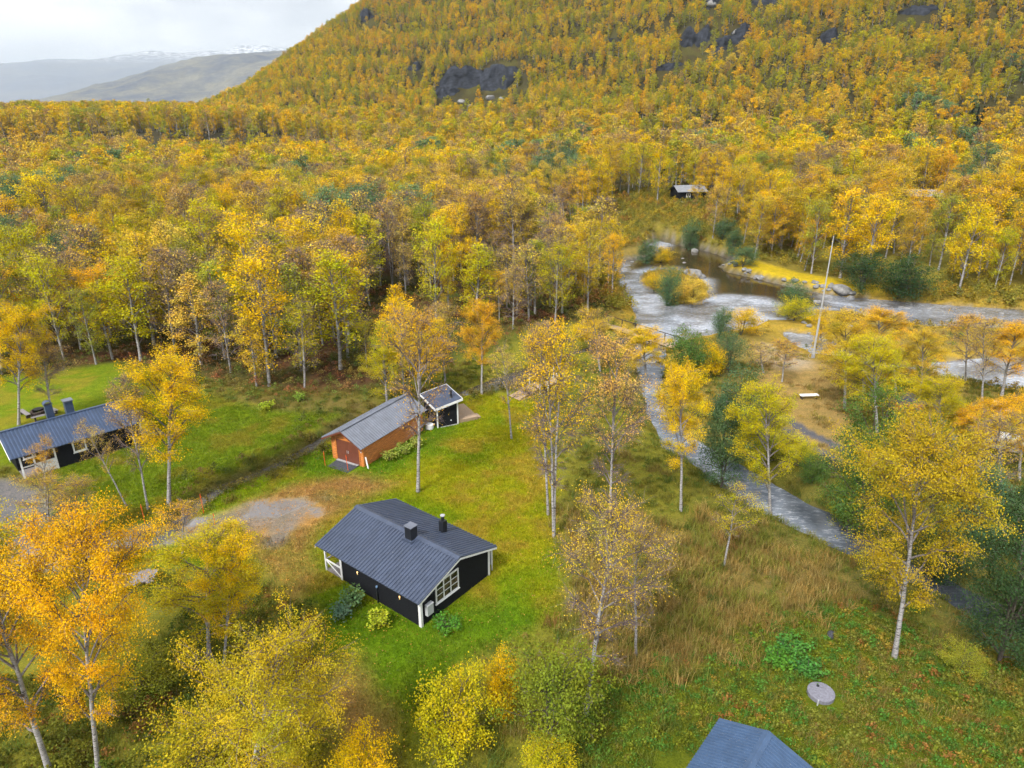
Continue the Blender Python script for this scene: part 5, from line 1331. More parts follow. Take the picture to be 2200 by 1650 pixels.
# ---- long cabin at the left
def long_cabin():
    z0 = TH1(-35.5, 53) - 0.05
    e = empty('cabin', (-39.05, 49.0, z0), 45.5)
    tag(e, 'long black cabin with navy ribbed roof and white porch at the left', 'cabin')
    L, W = 9.1, 4.8
    YR, ZR, Y0, Z0, Y1, Z1 = 2.35, 3.5, -0.45, 2.12, 5.2, 2.1
    rf = lambda y: Z0 + (ZR - Z0) * (y - Y0) / (YR - Y0) if y < YR else ZR + (Z1 - ZR) * (y - YR) / (Y1 - YR)
    PX = 2.5                                                # the porch takes the first part of the front
    cladding('front_wall', (PX, 0), (L, 0), lambda s: rf(0) - .07, 'black_board', e)
    cladding('porch_wall', (0, 1.7), (PX, 1.7), lambda s: rf(1.7) - .07, 'black_board', e)
    cladding('porch_side', (PX, 1.7), (PX, 0), lambda s: rf(1.7 - s) - .07, 'black_board', e, out=(-1, 0))
    cladding('left_gable', (0, W), (0, 1.7), lambda s: rf(W - s) - .07, 'black_board', e)
    cladding('right_gable', (L, 0), (L, W), lambda s: rf(s) - .07, 'black_board', e)
    cladding('rear_wall', (L, W), (0, W), lambda s: rf(W) - .07, 'black_board', e)
    MB().box(PX, L + .02, -0.02, W, -0.3, 0.05).build('foundation', 'concrete', e)
    xa, xb = -0.6, L + 0.3
    r = corrugated('roof', (xa, Y0, Z0), (xb, Y0, Z0), (xa, YR, ZR), (xb, YR, ZR), 0.26, 0.055, 'roof_navy', e)
    corrugated('roof_far_slope', (xa, Y1, Z1), (xb, Y1, Z1), (xa, YR, ZR), (xb, YR, ZR), 0.26, 0.055, 'roof_navy', e)
    MB().box(xa, xb, YR - .14, YR + .14, ZR - .03, ZR + .06).build('ridge_cap', 'roof_navy', r)
    for x in (xa - .03, xb):
        for p, q in (((Y0, Z0), (YR, ZR)), ((YR, ZR), (Y1, Z1))):
            MB().prism([(x, p[0], p[1] - .17), (x + .03, p[0], p[1] - .17), (x + .03, q[0], q[1] - .17), (x, q[0], q[1] - .17), (x, p[0], p[1] + .03), (x + .03, p[0], p[1] + .03), (x + .03, q[0], q[1] + .03), (x, q[0], q[1] + .03)]).build('barge_board', 'white_paint', e)
    MB().box(L - .08, L + .04, -0.06, -0.03, 0.0, rf(0) - .1).build('corner_board', 'white_paint', e)
    MB().box(L + .03, L + .06, -0.06, 0.12, 0.0, rf(0) - .1).build('corner_board', 'white_paint', e)
    window_at(e, (3.75, -0.02), (1, 0), 1.0, 1.0, 1.0, 1, 1, (0, -1), 0.11)
    window_at(e, (0.5, 1.68), (1, 0), 0.9, 1.0, 0.95, 1, 1, (0, -1), 0.09)
    d = MB().box(1.6, 2.4, 1.62, 1.66, 0.1, 2.1).build('door', 'door_brown', e); MB().cyl((1.7, 1.6), 0.03, 1.0, 1.1, 8).build('handle', 'steel', d)
    c = MB().box(4.45, 5.05, 2.5, 3.1, 3.0, 4.55).build('chimney', 'roof_navy', e, 0.01); MB().box(4.38, 5.12, 2.43, 3.17, 4.555, 4.66).build('chimney_cap', 'roof_grey', c)
    c = MB().box(3.1, 3.65, 3.0, 3.5, 2.9, 4.5).build('chimney', 'roof_navy', e, 0.01)
    mb = MB()
    for i in range(9):
        a, b = math.pi * i / 9, math.pi * (i + 1) / 9
        mb.prism([(3.375 - .29 * math.cos(a), 2.97, 4.505 + .26 * math.sin(a)), (3.375 - .29 * math.cos(b), 2.97, 4.505 + .26 * math.sin(b)), (3.375 - .29 * math.cos(b), 3.53, 4.505 + .26 * math.sin(b)), (3.375 - .29 * math.cos(a), 3.53, 4.505 + .26 * math.sin(a)),
                  (3.375 - .33 * math.cos(a), 2.97, 4.51 + .30 * math.sin(a)), (3.375 - .33 * math.cos(b), 2.97, 4.51 + .30 * math.sin(b)), (3.375 - .33 * math.cos(b), 3.53, 4.51 + .30 * math.sin(b)), (3.375 - .33 * math.cos(a), 3.53, 4.51 + .30 * math.sin(a))])
    mb.build('chimney_hood', 'roof_navy', c)
    MB().box(0, PX - .01, -0.05, 1.62, 0.0, 0.12).build('porch_floor', 'deck_grey', e)
    for x in (0.0, 0.9, 2.38): MB().box(x, x + .12, -0.08, 0.04, 0.0, rf(0) - .07).build('porch_post', 'white_paint', e, 0.006)
    MB().box(0.12, 0.9, -0.05, -0.01, 0.95, 1.05).build('porch_rail', 'white_paint', e)
    MB().box(0.98, 2.42, -0.06, -0.02, 0.12, 1.02).build('porch_panel', 'white_paint', e)
    MB().box(1.02, 2.38, -0.09, 0.01, 1.025, 1.07).build('porch_rail', 'white_paint', e)
    MB().box(-1.0, PX - .4, -1.0, -0.1, -0.1, 0.06).build('step', 'concrete', e)
    MB().box(L + .35, L + 1.9, 0.4, W - .6, -0.15, 0.05).build('terrace_slab', 'concrete', e)
long_cabin()

# ---- blue roofed shed at the bottom
def blue_shed():
    # ridge runs toward the camera; only the roof is in view
    a, b, c = Vector((*G(1545, 1545, 2.3), 2.3)), Vector((*G(1642, 1590, 3.05), 3.05)), Vector((*G(1475, 1650, 2.3), 2.3))
    d = (Vector((c.x, c.y)) - Vector((a.x, a.y))).normalized()     # eave direction
    rz = math.degrees(math.atan2(d.y, d.x))
    z0 = TH1(a.x, a.y)
    e = empty('shed', (a.x, a.y, z0), rz)
    tag(e, 'shed with blue ribbed metal roof at the bottom edge', 'shed')
    inv = Matrix.Rotation(-R_(rz), 3, 'Z')
    r = inv @ (b - a)
    hw, L = abs(r.y), 5.5
    s = 1 if r.y > 0 else -1
    x0 = 0.0
    ze, zr = 2.3 - z0, 3.05 - z0
    rf = corrugated('roof', (x0, 0, ze), (L, 0, ze), (x0, s * hw, zr), (L, s * hw, zr), 0.17, 0.045, 'roof_blue', e)
    corrugated('roof_far_slope', (x0, 2 * s * hw, ze), (L, 2 * s * hw, ze), (x0, s * hw, zr), (L, s * hw, zr), 0.17, 0.045, 'roof_blue', e)
    k = (zr - ze) / hw
    for sg in (-1, 1):
        y1 = s * hw + sg * 0.2
        MB().prism([(x0 - .02, s * hw, zr + .04), (L, s * hw, zr + .04), (L, y1, zr - .2 * k + .04), (x0 - .02, y1, zr - .2 * k + .04),
                    (x0 - .02, s * hw, zr + .07), (L, s * hw, zr + .07), (L, y1, zr - .2 * k + .06), (x0 - .02, y1, zr - .2 * k + .06)]).build('ridge_cap', 'roof_blue', rf)
        ya, yb = s * hw, s * hw + sg * hw
        MB().prism([(x0 - .03, ya, zr - .12), (x0 - .001, ya, zr - .12), (x0 - .001, yb, ze - .12), (x0 - .03, yb, ze - .12), (x0 - .03, ya, zr + .045), (x0 + .1, ya, zr + .045), (x0 + .1, yb, ze + .045), (x0 - .03, yb, ze + .045)]).build('verge_trim', 'roof_blue', rf)
    y0, y1 = sorted((s * 0.3, s * (2 * hw - .3)))
    hh = lambda t: ze + k * min(t + .3, 2 * hw - t - .3) - .08
    cladding('gable_wall', (0.3, y1), (0.3, y0), hh, 'black_board', e)
    cladding('side_wall', (0.3, y0), (L, y0), lambda t: ze - .0, 'black_board', e)
    cladding('side_wall', (L, y1), (0.3, y1), lambda t: ze - .0, 'black_board', e)
    cladding('gable_wall', (L - .02, y0), (L - .02, y1), hh, 'black_board', e)
blue_shed()

# ---- little hut and wood pile platform under the golden birch
def small_hut():
    p = G(205, 1260)
    z0 = TH1(*p)
    e = empty('hut', (p[0] - 1.6, p[1], z0), 28)
    tag(e, 'small dark roofed hut hidden beneath the golden birch', 'hut')
    rf = corrugated('roof', (0, -0.2, 1.75), (2.6, -0.2, 1.75), (0, 1.2, 2.35), (2.6, 1.2, 2.35), 0.2, 0.03, 'roof_dark', e)
    corrugated('roof_far_slope', (0, 2.6, 1.75), (2.6, 2.6, 1.75), (0, 1.2, 2.35), (2.6, 1.2, 2.35), 0.2, 0.03, 'roof_dark', e)
    MB().box(-0.02, 2.62, 1.08, 1.32, 2.33, 2.41).build('ridge_cap', 'roof_dark', rf)
    hh = lambda t: 1.75 + 0.43 * min(t + .2, 2.6 - t) - .07
    for nm, a, b, f in (('front_wall', (0.2, 0), (2.4, 0), lambda t: 1.76), ('gable_wall', (2.4, 0), (2.4, 2.4), hh), ('rear_wall', (2.4, 2.4), (0.2, 2.4), lambda t: 1.76), ('gable_wall', (0.2, 2.4), (0.2, 0), hh)):
        cladding(nm, a, b, f, 'dark_wood', e)
    q = G(292, 1262); z1 = TH1(*q)
    t = empty('platform', (q[0] - 1.0, q[1] - 0.5, z1), 14)
    tag(t, 'weathered grey plank platform right of the hidden hut', 'platform')
    for i in range(15):
        w = random.uniform(-.12, .12)
        MB().box(i * 0.152, i * 0.152 + 0.142, -0.1 + w, 1.25 + w, 0.45 + random.uniform(-.012, .012), 0.49).build('plank', 'deck_grey', t)
    for y in (0.05, 1.0): MB().box(0.05, 2.2, y, y + .09, 0.34, 0.435).build('bearer', 'dark_wood', t)
    for x in (0.1, 2.05):
        for y in (0.05, 1.0): MB().box(x, x + .09, y, y + .09, -0.1, 0.335).build('leg', 'dark_wood', t)
small_hut()

# ---- three far huts across the river
for (a, b, Y), lab, rz, m in zip(FARHUTS, ('dark far hut with pale roof in a grassy glade upslope', 'far hut with pale roof showing through the birches, nearer the river bend', 'far hut with pale roof furthest to the right'), (12, -14, -8), ('roof_pale',) * 3):
    p = ATY(a, b, Y); z0 = TH1(p[0], p[1])
    e = empty('far_hut', (p[0], p[1], z0), rz); tag(e, lab, 'hut', 'far huts across the river')
    L, W = 7.6, 5.0
    ra = corrugated('roof', (-L / 2 - .4, -W / 2 - .5, 2.3), (L / 2 + .4, -W / 2 - .5, 2.3), (-L / 2 - .4, 0, 3.7), (L / 2 + .4, 0, 3.7), 0.4, 0.04, m, e)
    corrugated('roof_far_slope', (-L / 2 - .4, W / 2 + .5, 2.3), (L / 2 + .4, W / 2 + .5, 2.3), (-L / 2 - .4, 0, 3.7), (L / 2 + .4, 0, 3.7), 0.4, 0.04, m, e)
    hh = lambda t: 2.4 + 0.47 * min(t, W - t)
    for nm, q0, q1, f in (('front_wall', (-L / 2, -W / 2), (L / 2, -W / 2), lambda t: 2.4), ('right_gable', (L / 2, -W / 2), (L / 2, W / 2), hh), ('rear_wall', (L / 2, W / 2), (-L / 2, W / 2), lambda t: 2.4), ('left_gable', (-L / 2, W / 2), (-L / 2, -W / 2), hh)):
        cladding(nm, q0, q1, f, 'black_board' if a < 1600 else 'dark_wood', e, 0.25)
    window_at(e, (-1.6, -W / 2 - .02), (1, 0), 1.1, 1.0, 1.0, 2, 1, (0, -1), 0.1)
    MB().box(-L / 2, L / 2, -W / 2, W / 2, -1.2, 0.04).build('foundation', 'concrete', e)
    fxx, fyy = p[0] + (0.6, -1.6, 0.8)[FARHUTS.index((a, b, Y))], p[1] - 7.5
    plant_tree('birch_tree', ('mid0', 'mid8', 'mid9')[FARHUTS.index((a, b, Y))], (fxx, fyy, TH1(fxx, fyy) - .1), (6.8, 6.2, 5.8)[FARHUTS.index((a, b, Y))], 3.6, TINT['golden'], ('golden birch before the far hut in the glade', 'golden birch before the middle far hut', 'half bare golden birch before the far hut furthest right')[FARHUTS.index((a, b, Y))], 'tree', 'birches before the far huts')

# ------------------------------------------------------------------ small things
def ground_at(px, py): 
    x, y = G(px, py); return x, y, TH1(x, y)
# tall mast
x, y, z = ground_at(1747, 765)
e = empty('mast', (x, y, z)); tag(e, 'tall thin grey mast beside the river branch', 'mast')
mb = MB(); mb.cyl((0, 0), 0.13, -0.3, 6.0, 10, 0.105); mb.build('pole', 'steel', e)
MB().cyl((0, 0), 0.085, 6.005, 14.4, 10, 0.045).build('upper_pole', 'steel', e)
MB().cyl((0, 0), 0.14, 5.9, 6.1, 10).build('collar', 'steel', e); MB().cyl((0, 0), 0.1, 10.2, 10.35, 10).build('collar', 'steel', e)
MB().box(-0.16, 0.16, -0.16, 0.16, -0.1, 0.5).build('base', 'concrete', e, 0.02)
ring = MB()
for i in range(14):
    a0, a1 = 2 * math.pi * i / 14, 2 * math.pi * (i + 1) / 14
    ring.beam((0.3 * math.cos(a0) - .35, -.2, .35 + .3 * math.sin(a0)), (0.3 * math.cos(a1) - .35, -.2, .35 + .3 * math.sin(a1)), 0.03)
ring.build('hoop', 'steel', e)
# orange snow markers
for (px, py, h, rd), lb in zip(((699, 1002, 1.35, 0), (748, 1012, 1.45, 1), (312, 1125, 1.5, 0), (438, 1103, 1.6, 0), (462, 1128, 0.9, 0), (481, 1150, 0.9, 0)),
        ('orange marker stake in the grass left of the log shed', 'red orange marker stake before the doors of the log shed', 'orange marker stake below the leaning white birch', 'tall orange marker stake at the ditch end beside the drive', 'short orange marker stake at the drive, nearer the ditch', 'short orange marker stake at the drive, nearer the black cabin')):
    x, y, z = ground_at(px, py)
    o = MB().cyl((0, 0), 0.028, -0.15, h, 8, 0.022).cyl((0, 0), 0.034, h * 0.8, h * 0.9, 8).build('marker_stake', 'orange_paint'); o.location = (x, y, z); o.rotation_euler = (0.03 * random.uniform(-1, 1), 0.05 * random.uniform(-1, 1), 0)
    tag(o, lb, 'stake', 'orange markers along the drive')
# benches and fire ring behind the long cabin
def bench(px, py, rz, lb):
    x, y, z = ground_at(px, py); e = empty('bench', (x, y, z), rz); tag(e, lb, 'bench', 'log benches round the fire ring')
    MB().box(-1.0, 1.0, -0.2, 0.2, 0.38, 0.45).build('seat', 'deck_grey', e, 0.01)
    for s in (-0.75, 0.62): MB().box(s, s + .13, -0.16, 0.16, -0.05, 0.375).build('leg', 'dark_wood', e)
bench(55, 894, -38, 'weathered bench left of the fire ring'); bench(112, 886, -32, 'weathered bench right of the fire ring'); bench(95, 900, 42, 'weathered bench in front of the fire ring')
x, y, z = ground_at(84, 888)
e = empty('fire_pit', (x, y, z)); tag(e, 'dark stone fire ring with a cooking pan behind the long cabin', 'fire pit')
for i in range(12):
    a = i * math.pi / 6
    MB().box(-0.17, 0.17, -0.11, 0.11, -0.05, random.uniform(0.28, 0.4)).build('stone', 'dark_wood', e, 0.05).matrix_local = Matrix.Translation((0.6 * math.cos(a), 0.6 * math.sin(a), 0)) @ Matrix.Rotation(a + math.pi / 2, 4, 'Z')
pn = MB().cyl((0, 0), 0.36, 0.42, 0.50, 16, 0.44).build('pan', 'metal_black', e); MB().beam((0.4, 0, .47), (0.85, 0.1, .55), 0.05, 0.02).build('handle', 'metal_black', pn)
for i in range(3):
    a = i * 2.094; MB().beam((0.30 * math.cos(a), 0.30 * math.sin(a), 0.42), (0.42 * math.cos(a), 0.42 * math.sin(a), 0.0), 0.04).build('leg', 'metal_black', pn)
# wooden ramp and little white footbridge over the pond
p0, p1 = Vector((*G(1104, 852, .25), .25)), Vector((*G(1148, 828, .75), .75))
d = (p1 - p0); rz = math.degrees(math.atan2(d.y, d.x)); Lr = math.hypot(d.x, d.y)
e = empty('footbridge', (p0.x, p0.y, TH1(p0.x, p0.y)), rz); tag(e, 'small wooden footbridge with white posts over the pond outlet', 'footbridge')
n = int(Lr / 0.2)
for i in range(n): MB().box(i * .2, i * .2 + .185, -0.75, 0.75, 0.10 + 0.5 * i / n, 0.145 + 0.5 * i / n).build('plank', 'deck_new', e)
for i in range(18): MB().box(Lr + i * .2, Lr + i * .2 + .185, -0.75, 0.75, 0.60, 0.645).build('plank', 'deck_new', e)
for s in (-0.82, 0.76): MB().box(0, Lr + 3.6, s, s + .06, -0.1, 0.12 + 0 * Lr).build('stringer', 'wood_raw', e)
for i in range(4):
    for s in (-0.86, 0.77): MB().box(Lr + i * 1.15, Lr + i * 1.15 + .1, s, s + .1, -0.4, 1.75).build('post', 'white_paint', e, .006)
for s in (-0.83, 0.80): MB().box(Lr + .1, Lr + 3.5, s, s + .04, 1.35, 1.47).build('rail', 'white_paint', e)
# path leading to a log footbridge across the head of the stream
a0, a1 = Vector((*G(1298, 702), 0)), Vector((*G(1452, 752), 0)); a0.z, a1.z = TH1(a0.x, a0.y) + .25, TH1(a1.x, a1.y) + .25
d = a1 - a0; rz = math.degrees(math.atan2(d.y, d.x)); Lb = math.hypot(d.x, d.y)
e = empty('plank_bridge', (a0.x, a0.y, 0.35), rz); tag(e, 'long brown plank bridge with rope rail across the head of the stream', 'footbridge')
for i in range(int(Lb / 0.3)): MB().box(i * .3, i * .3 + .275, -0.7, 0.7, 0.0, 0.06).build('plank', 'wood_raw', e)
for s in (-0.5, 0.4): MB().box(0, Lb, s, s + .14, -0.22, -0.01).build('beam', 'dark_wood', e)
for i in range(6):
    MB().box(i * (Lb - .1) / 5, i * (Lb - .1) / 5 + .1, 0.72, 0.82, -1.2, 1.1).build('post', 'dark_wood', e)
MB().box(0, Lb, 0.74, 0.80, 1.02, 1.10).build('rail', 'dark_wood', e)
# white board bench, gravel heap, brush heap
x, y, z = ground_at(1737, 856)
e = empty('trestle', (x, y, z), 4); tag(e, 'white board lying on trestles at the edge of the meadow', 'board')
MB().box(-0.95, 0.95, -0.25, 0.25, 0.36, 0.44).build('board', 'white_paint', e, .01)
for s in (-0.8, 0.7): MB().box(s, s + .1, -0.22, 0.22, -0.05, 0.355).build('leg', 'dark_wood', e)
def heap(name, px, py, rx, ry, h, m, seed, label, cat, rz=0.0):
    x, y, z = ground_at(px, py)
    th, rr = np.meshgrid(np.linspace(0, 2 * math.pi, 29)[:-1], np.linspace(0, 1, 9))
    X, Y = rr * np.cos(th), rr * np.sin(th)
    nz = fbm(X * 2.2 + seed, Y * 2.2, seed, 4)
    Z = h * (1 - rr ** 1.6) * (0.7 + 0.6 * nz) - 0.12 * (rr > .95)
    V = np.stack([X * rx * (0.85 + 0.3 * nz), Y * ry * (0.85 + 0.3 * nz), Z], -1).reshape(-1, 3)
    i = np.arange(8)[:, None] * 28 + np.arange(28)[None, :]; j = np.arange(8)[:, None] * 28 + (np.arange(28)[None, :] + 1) % 28
    o = link(name, mesh_np(name, V, np.stack([i, j, j + 28, i + 28], -1).reshape(-1, 4), [M[m]], True)); o.location = (x, y, z - .05); o.rotation_euler = (0, 0, rz)
    return tag(o, label, cat)
heap('gravel_heap', 1950, 872, 2.2, 2.6, 1.3, 'gravel_dark', 3, 'dark gravel heap between the birches on the right', 'heap')
x, y, z = ground_at(1765, 1002)
e = empty('brush_heap', (x, y, z), -25); tag(e, 'long heap of cut dark branches beside the wheel tracks', 'brush heap')
br = np.random.default_rng(4)
for i in range(46):
    c = np.array([br.uniform(-2.6, 2.6), br.normal(0, .45), br.uniform(0.05, .5)]); a = br.normal(0, .35); l_ = br.uniform(.8, 1.9)
    MB().beam((c[0] - l_ * math.cos(a), c[1] - l_ * math.sin(a), c[2] * br.uniform(.2, 1)), (c[0] + l_ * math.cos(a), c[1] + l_ * math.sin(a), c[2]), br.uniform(.03, .07)).build('branch', 'dark_wood', e)
# caravans and sheets at the right
def caravan(px, py, rz, L, W, H, label, sc):
    x, y, z = ground_at(px, py); e = empty('trailer', (x, y, z), rz); e.scale = (sc, sc, sc); tag(e, label, 'trailer')
    prof = [(-L / 2, .45), (-L / 2 - .12, 1.1), (-L / 2 + .12, H - .35), (-L / 2 + .55, H), (L / 2 - .5, H + .05), (L / 2 - .05, H - .35), (L / 2, 1.0), (L / 2 - .15, .45)]
    k = len(prof); V = [(a, -W / 2, b) for a, b in prof] + [(a, W / 2, b) for a, b in prof]
    Fc = [list(range(k)), list(range(2 * k - 1, k - 1, -1))] + [[i, i + k, (i + 1) % k + k, (i + 1) % k] for i in range(k)]
    b = link('body', mesh_np('body', V, Fc, [M['white_paint']]), e); bv = b.modifiers.new('bevel', 'BEVEL'); bv.width = .06; bv.segments = 3
    for xx in (-L * .3, L * .08): MB().box(xx, xx + .22 * L, -W / 2 - .015, -W / 2 + .02, 1.15, 1.65).build('window', 'glass', e, .01)
    MB().box(-L / 2 - .1, -L / 2 - .02, -0.6, 0.6, 1.25, 1.7).build('window', 'glass', e)
    for s in (-W / 2 - .01, W / 2 - .17):
        w = MB().cyl((0, 0), 0.3, 0, 0.18, 16).build('wheel', 'metal_black', e); w.matrix_local = Matrix.Translation((0.1, s + .18, .3)) @ Matrix.Rotation(math.pi / 2, 4, 'X')
    MB().beam((-L / 2, 0, .45), (-L / 2 - 1.1, 0, .42), .1).build('drawbar', 'steel', e)
caravan(2146, 892, 75, 3.6, 2.0, 2.35, 'small white box trailer standing among the birches near the rapids', 0.5)
caravan(2150, 965, -32, 4.6, 2.1, 2.3, 'white roofed trailer under the orange birches at the right', 0.62)
def tarp(name, px, py, sx, sy, h, rz, m, label, cat):
    x, y, z = ground_at(px, py)
    n = 9; u = np.linspace(-1, 1, n); U, V_ = np.meshgrid(u, u)
    Z = h * (1 - 0.9 * np.maximum(np.abs(U) ** 4, np.abs(V_) ** 4)) + 0.08 * (fbm(U * 2 + 9, V_ * 2, 5, 3) - .5)
    i = np.arange(n - 1)[:, None] * n + np.arange(n - 1)[None, :]
    o = link(name, mesh_np(name, np.stack([U * sx, V_ * sy, Z], -1).reshape(-1, 3), np.stack([i, i + 1, i + n + 1, i + n], -1).reshape(-1, 4), [M[m]], True)); o.location = (x, y, z); o.rotation_euler = (0, 0, R_(rz))
    tag(o, label, cat)
tarp('covered_pile', 2062, 895, .55, .45, .7, 20, 'white_paint', 'small white covered pile left of the white trailers', 'pile')
tarp('covered_pile', 2042, 888, .6, .4, .6, 0, 'darkbark', 'dark covered pile left of the small white one', 'pile')
tarp('covered_pile', 2028, 945, 1.1, .5, .8, -25, 'blue_tarp', 'blue sheeted pile behind the great yellow birch', 'pile')
o = MB().beam((0, 0, 0), (0.5, 0.6, 1.7), .16, .06).build('plank', 'yellow_beam'); x, y, z = ground_at(2046, 972); o.location = (x, y, z); tag(o, 'yellow plank leaning behind the great yellow birch', 'plank')
# round concrete lid
x, y, z = ground_at(1763, 1492)
e = empty('well_cover', (x, y, z), 20); tag(e, 'round grey concrete well cover in the herbs at the lower right', 'well cover')
M['lid_concrete'] = simple('weathered_lid', (0.19, 0.19, 0.23), 0.8, 0.3, 0.25, 8, bmp=0.3)
MB().cyl((0, 0), 0.66, -0.2, 0.22, 36).build('lid', 'lid_concrete', e, .015); MB().cyl((0.1, .35), 0.07, .225, .27, 10).build('knob', 'metal_black', e); MB().box(-.66, -.60, -.5, -.46, -.1, .35).build('stake', 'box_grey', e)
# rocks
def rock(name, px, py, s, m, seed, label, cat='rock', group=None, flat=0.6, z=None):
    x, y = G(px, py, Z_W if z is None else z); zz = max(TH1(x, y), Z_W - .15) if z is None else z
    rg = np.random.default_rng(seed)
    th, ph = np.meshgrid(np.linspace(0, 2 * math.pi, 15)[:-1], np.linspace(-math.pi / 2, math.pi / 2, 9))
    D = np.stack([np.cos(ph) * np.cos(th), np.cos(ph) * np.sin(th), np.sin(ph)], -1)
    r = np.ones(th.shape)
    for _ in range(9):                                  # cut with random planes for a facetted boulder
        nrm = rg.normal(size=3); nrm /= np.linalg.norm(nrm); c = D @ nrm
        r = np.where(c > .05, np.minimum(r, rg.uniform(.55, .85) / np.maximum(c, .05)), r)
    V = (D * r[..., None] * np.array([s, s * rg.uniform(.6, .9), s * flat])).reshape(-1, 3)
    i = np.arange(8)[:, None] * 14 + np.arange(14)[None, :]; j = np.arange(8)[:, None] * 14 + (np.arange(14)[None, :] + 1) % 14
    o = link(name, mesh_np(name, V, np.stack([i, j, j + 14, i + 14], -1).reshape(-1, 4), [M[m]])); o.location = (x, y, zz + s * flat * .15); o.rotation_euler = (0, 0, rg.uniform(0, 6))
    return tag(o, label, cat, group)
rock('boulder', 1488, 596, 1.9, 'rock', 1, 'large pale boulder behind the island in the river')
rock('boulder', 1502, 597, 1.3, 'rock', 2, 'smaller boulder leaning on the large pale one by the island')
rock('boulder', 1520, 652, 0.6, 'rock', 3, 'lone grey stone in the white water off the island tip')
rock('boulder', 1755, 648, 0.9, 'rock', 4, 'pale boulder in the water beside the mast')
rock('boulder', 1492, 541, 1.2, 'rock', 5, 'grey boulder at the far bank of the upper river')
rock('boulder', 1805, 633, 1.8, 'rock', 6, 'biggest rock at the tip of the far gravel spit')
rock('boulder', 1786, 1366, 0.35, 'gravel_dark', 8, 'small dark stone among the rusty herbs', z=0.0)
sr = np.random.default_rng(12)
for i in range(34):
    t = sr.uniform(0, 1); a = np.array([(1548, 574), (1620, 596), (1700, 612), (1770, 628), (1845, 640)], float)
    px = 1548 + 297 * t; py = np.interp(px, a[:, 0], a[:, 1]) + sr.normal(0, 1.5)
    rock('shore_stone', px, py, sr.uniform(.35, .85), 'rock', 50 + i, 'grey stone along the far gravel spit', 'stone', 'stones along the far gravel spit', .5)
for i in range(26):
    px = sr.uniform(1860, 2190); py = 656 + (px - 1860) * .05 + sr.normal(0, 3)
    rock('shore_stone', px, py, sr.uniform(.3, .8), 'rock', 100 + i, 'grey stone in the shallows below the far bank, right of the spit', 'stone', 'stones in the shallows at the right', .45)
for i in range(26):
    px, py = [(sr.uniform(1700, 1830), sr.uniform(700, 722)), (sr.uniform(1330, 1470), sr.uniform(548, 572)), (sr.uniform(1900, 2180), sr.uniform(772, 800))][i % 3]
    rock('shore_stone', px, py, sr.uniform(.25, .6), 'rock', 150 + i, ('grey stone on the gravel bar by the mast', 'grey stone on the upper gravel bar', 'grey stone in the rapids at the right')[i % 3], 'stone', ('stones on the gravel bar by the mast', 'stones on the upper gravel bar', 'stones in the rapids')[i % 3], .5)
# cliffs in the hillside
def cliff(px, py, wpx, hpx, label, seed):
    p = hill_hit(px, py); Y = p[1]
    w, h = wpx * 1.15 * Y / F_PX, hpx * Y / F_PX * 1.5
    rg = np.random.default_rng(seed)
    nu, nv = 34, 12
    U, V_ = np.meshgrid(np.linspace(0, 1, nu), np.linspace(0, 1, nv))
    top = (0.55 + 0.45 * fbm(U * 4 + seed, 0 * U, seed, 3)) * np.sin(np.clip(U, .03, .97) * math.pi) ** .22
    X = (U - .5) * w; Z = -h * .25 + V_ * h * 1.25 * top
    led = np.floor(V_ * 4 + 1.2 * fbm(U * 3, V_ * 2, seed + 2, 2)) * h * .07
    Yd = led + h * .34 * (fbm(U * 9, V_ * 3, seed + 4, 4) - .5) + h * .5 * (fbm(U * 3, V_ * .6, seed + 6, 2) - .5) + (1 - np.sin(U * math.pi)) * h * .5
    V = np.stack([X, Yd - h * .15, Z], -1)
    back = V[-1:].copy(); back[..., 1] += h * 1.6; back[..., 2] += h * .05
    base = V[:1].copy(); base[..., 1] += h * 1.2; base[..., 2] -= h * .7
    V = np.concatenate([base, V, back]); nv += 2
    i = np.arange(nv - 1)[:, None] * nu + np.arange(nu - 1)[None, :]
    o = link('rock_outcrop', mesh_np('rock_outcrop', V.reshape(-1, 3), np.stack([i, i + 1, i + nu + 1, i + nu], -1).reshape(-1, 4), [M['cliff']]))
    o.location = (p[0], p[1] - h * .3, p[2] - h * .30); o.rotation_euler = (0, 0, math.atan2(-p[0], p[1]) + R_(rg.uniform(-8, 8)))
    tag(o, label, 'cliff', 'rock outcrops in the hillside'); return p
CLP = [cliff(a, b, c, d, lb, 500 + i) for i, (a, b, c, d, lb) in enumerate(CL)]
def hill_rock(px, py, s, seed, label):
    p = hill_hit(px, py)
    o = rock('boulder', 1100, 800, s, 'rock', seed, label, 'rock', None, .6, 0.0); o.location = (p[0], p[1], TH1(p[0], p[1]) + s * .15)
for i, (a, b, s, lb) in enumerate([(1055, 214, 4.0, 'pale grey boulder below the long rock overhang'), (1078, 216, 2.6, 'pale grey block right of the boulder below the overhang'), (990, 222, 3.0, 'grey scree block left below the overhang'), (1010, 230, 2.2, 'smaller grey scree block below the overhang'), (1555, 100, 4.2, 'rounded pale boulder on the right slope'), (1580, 75, 3.0, 'pale boulder above the rounded one on the right slope'), (1530, 14, 4.0, 'pale rock dome at the top edge')]): hill_rock(a, b, s, 700 + i, lb)
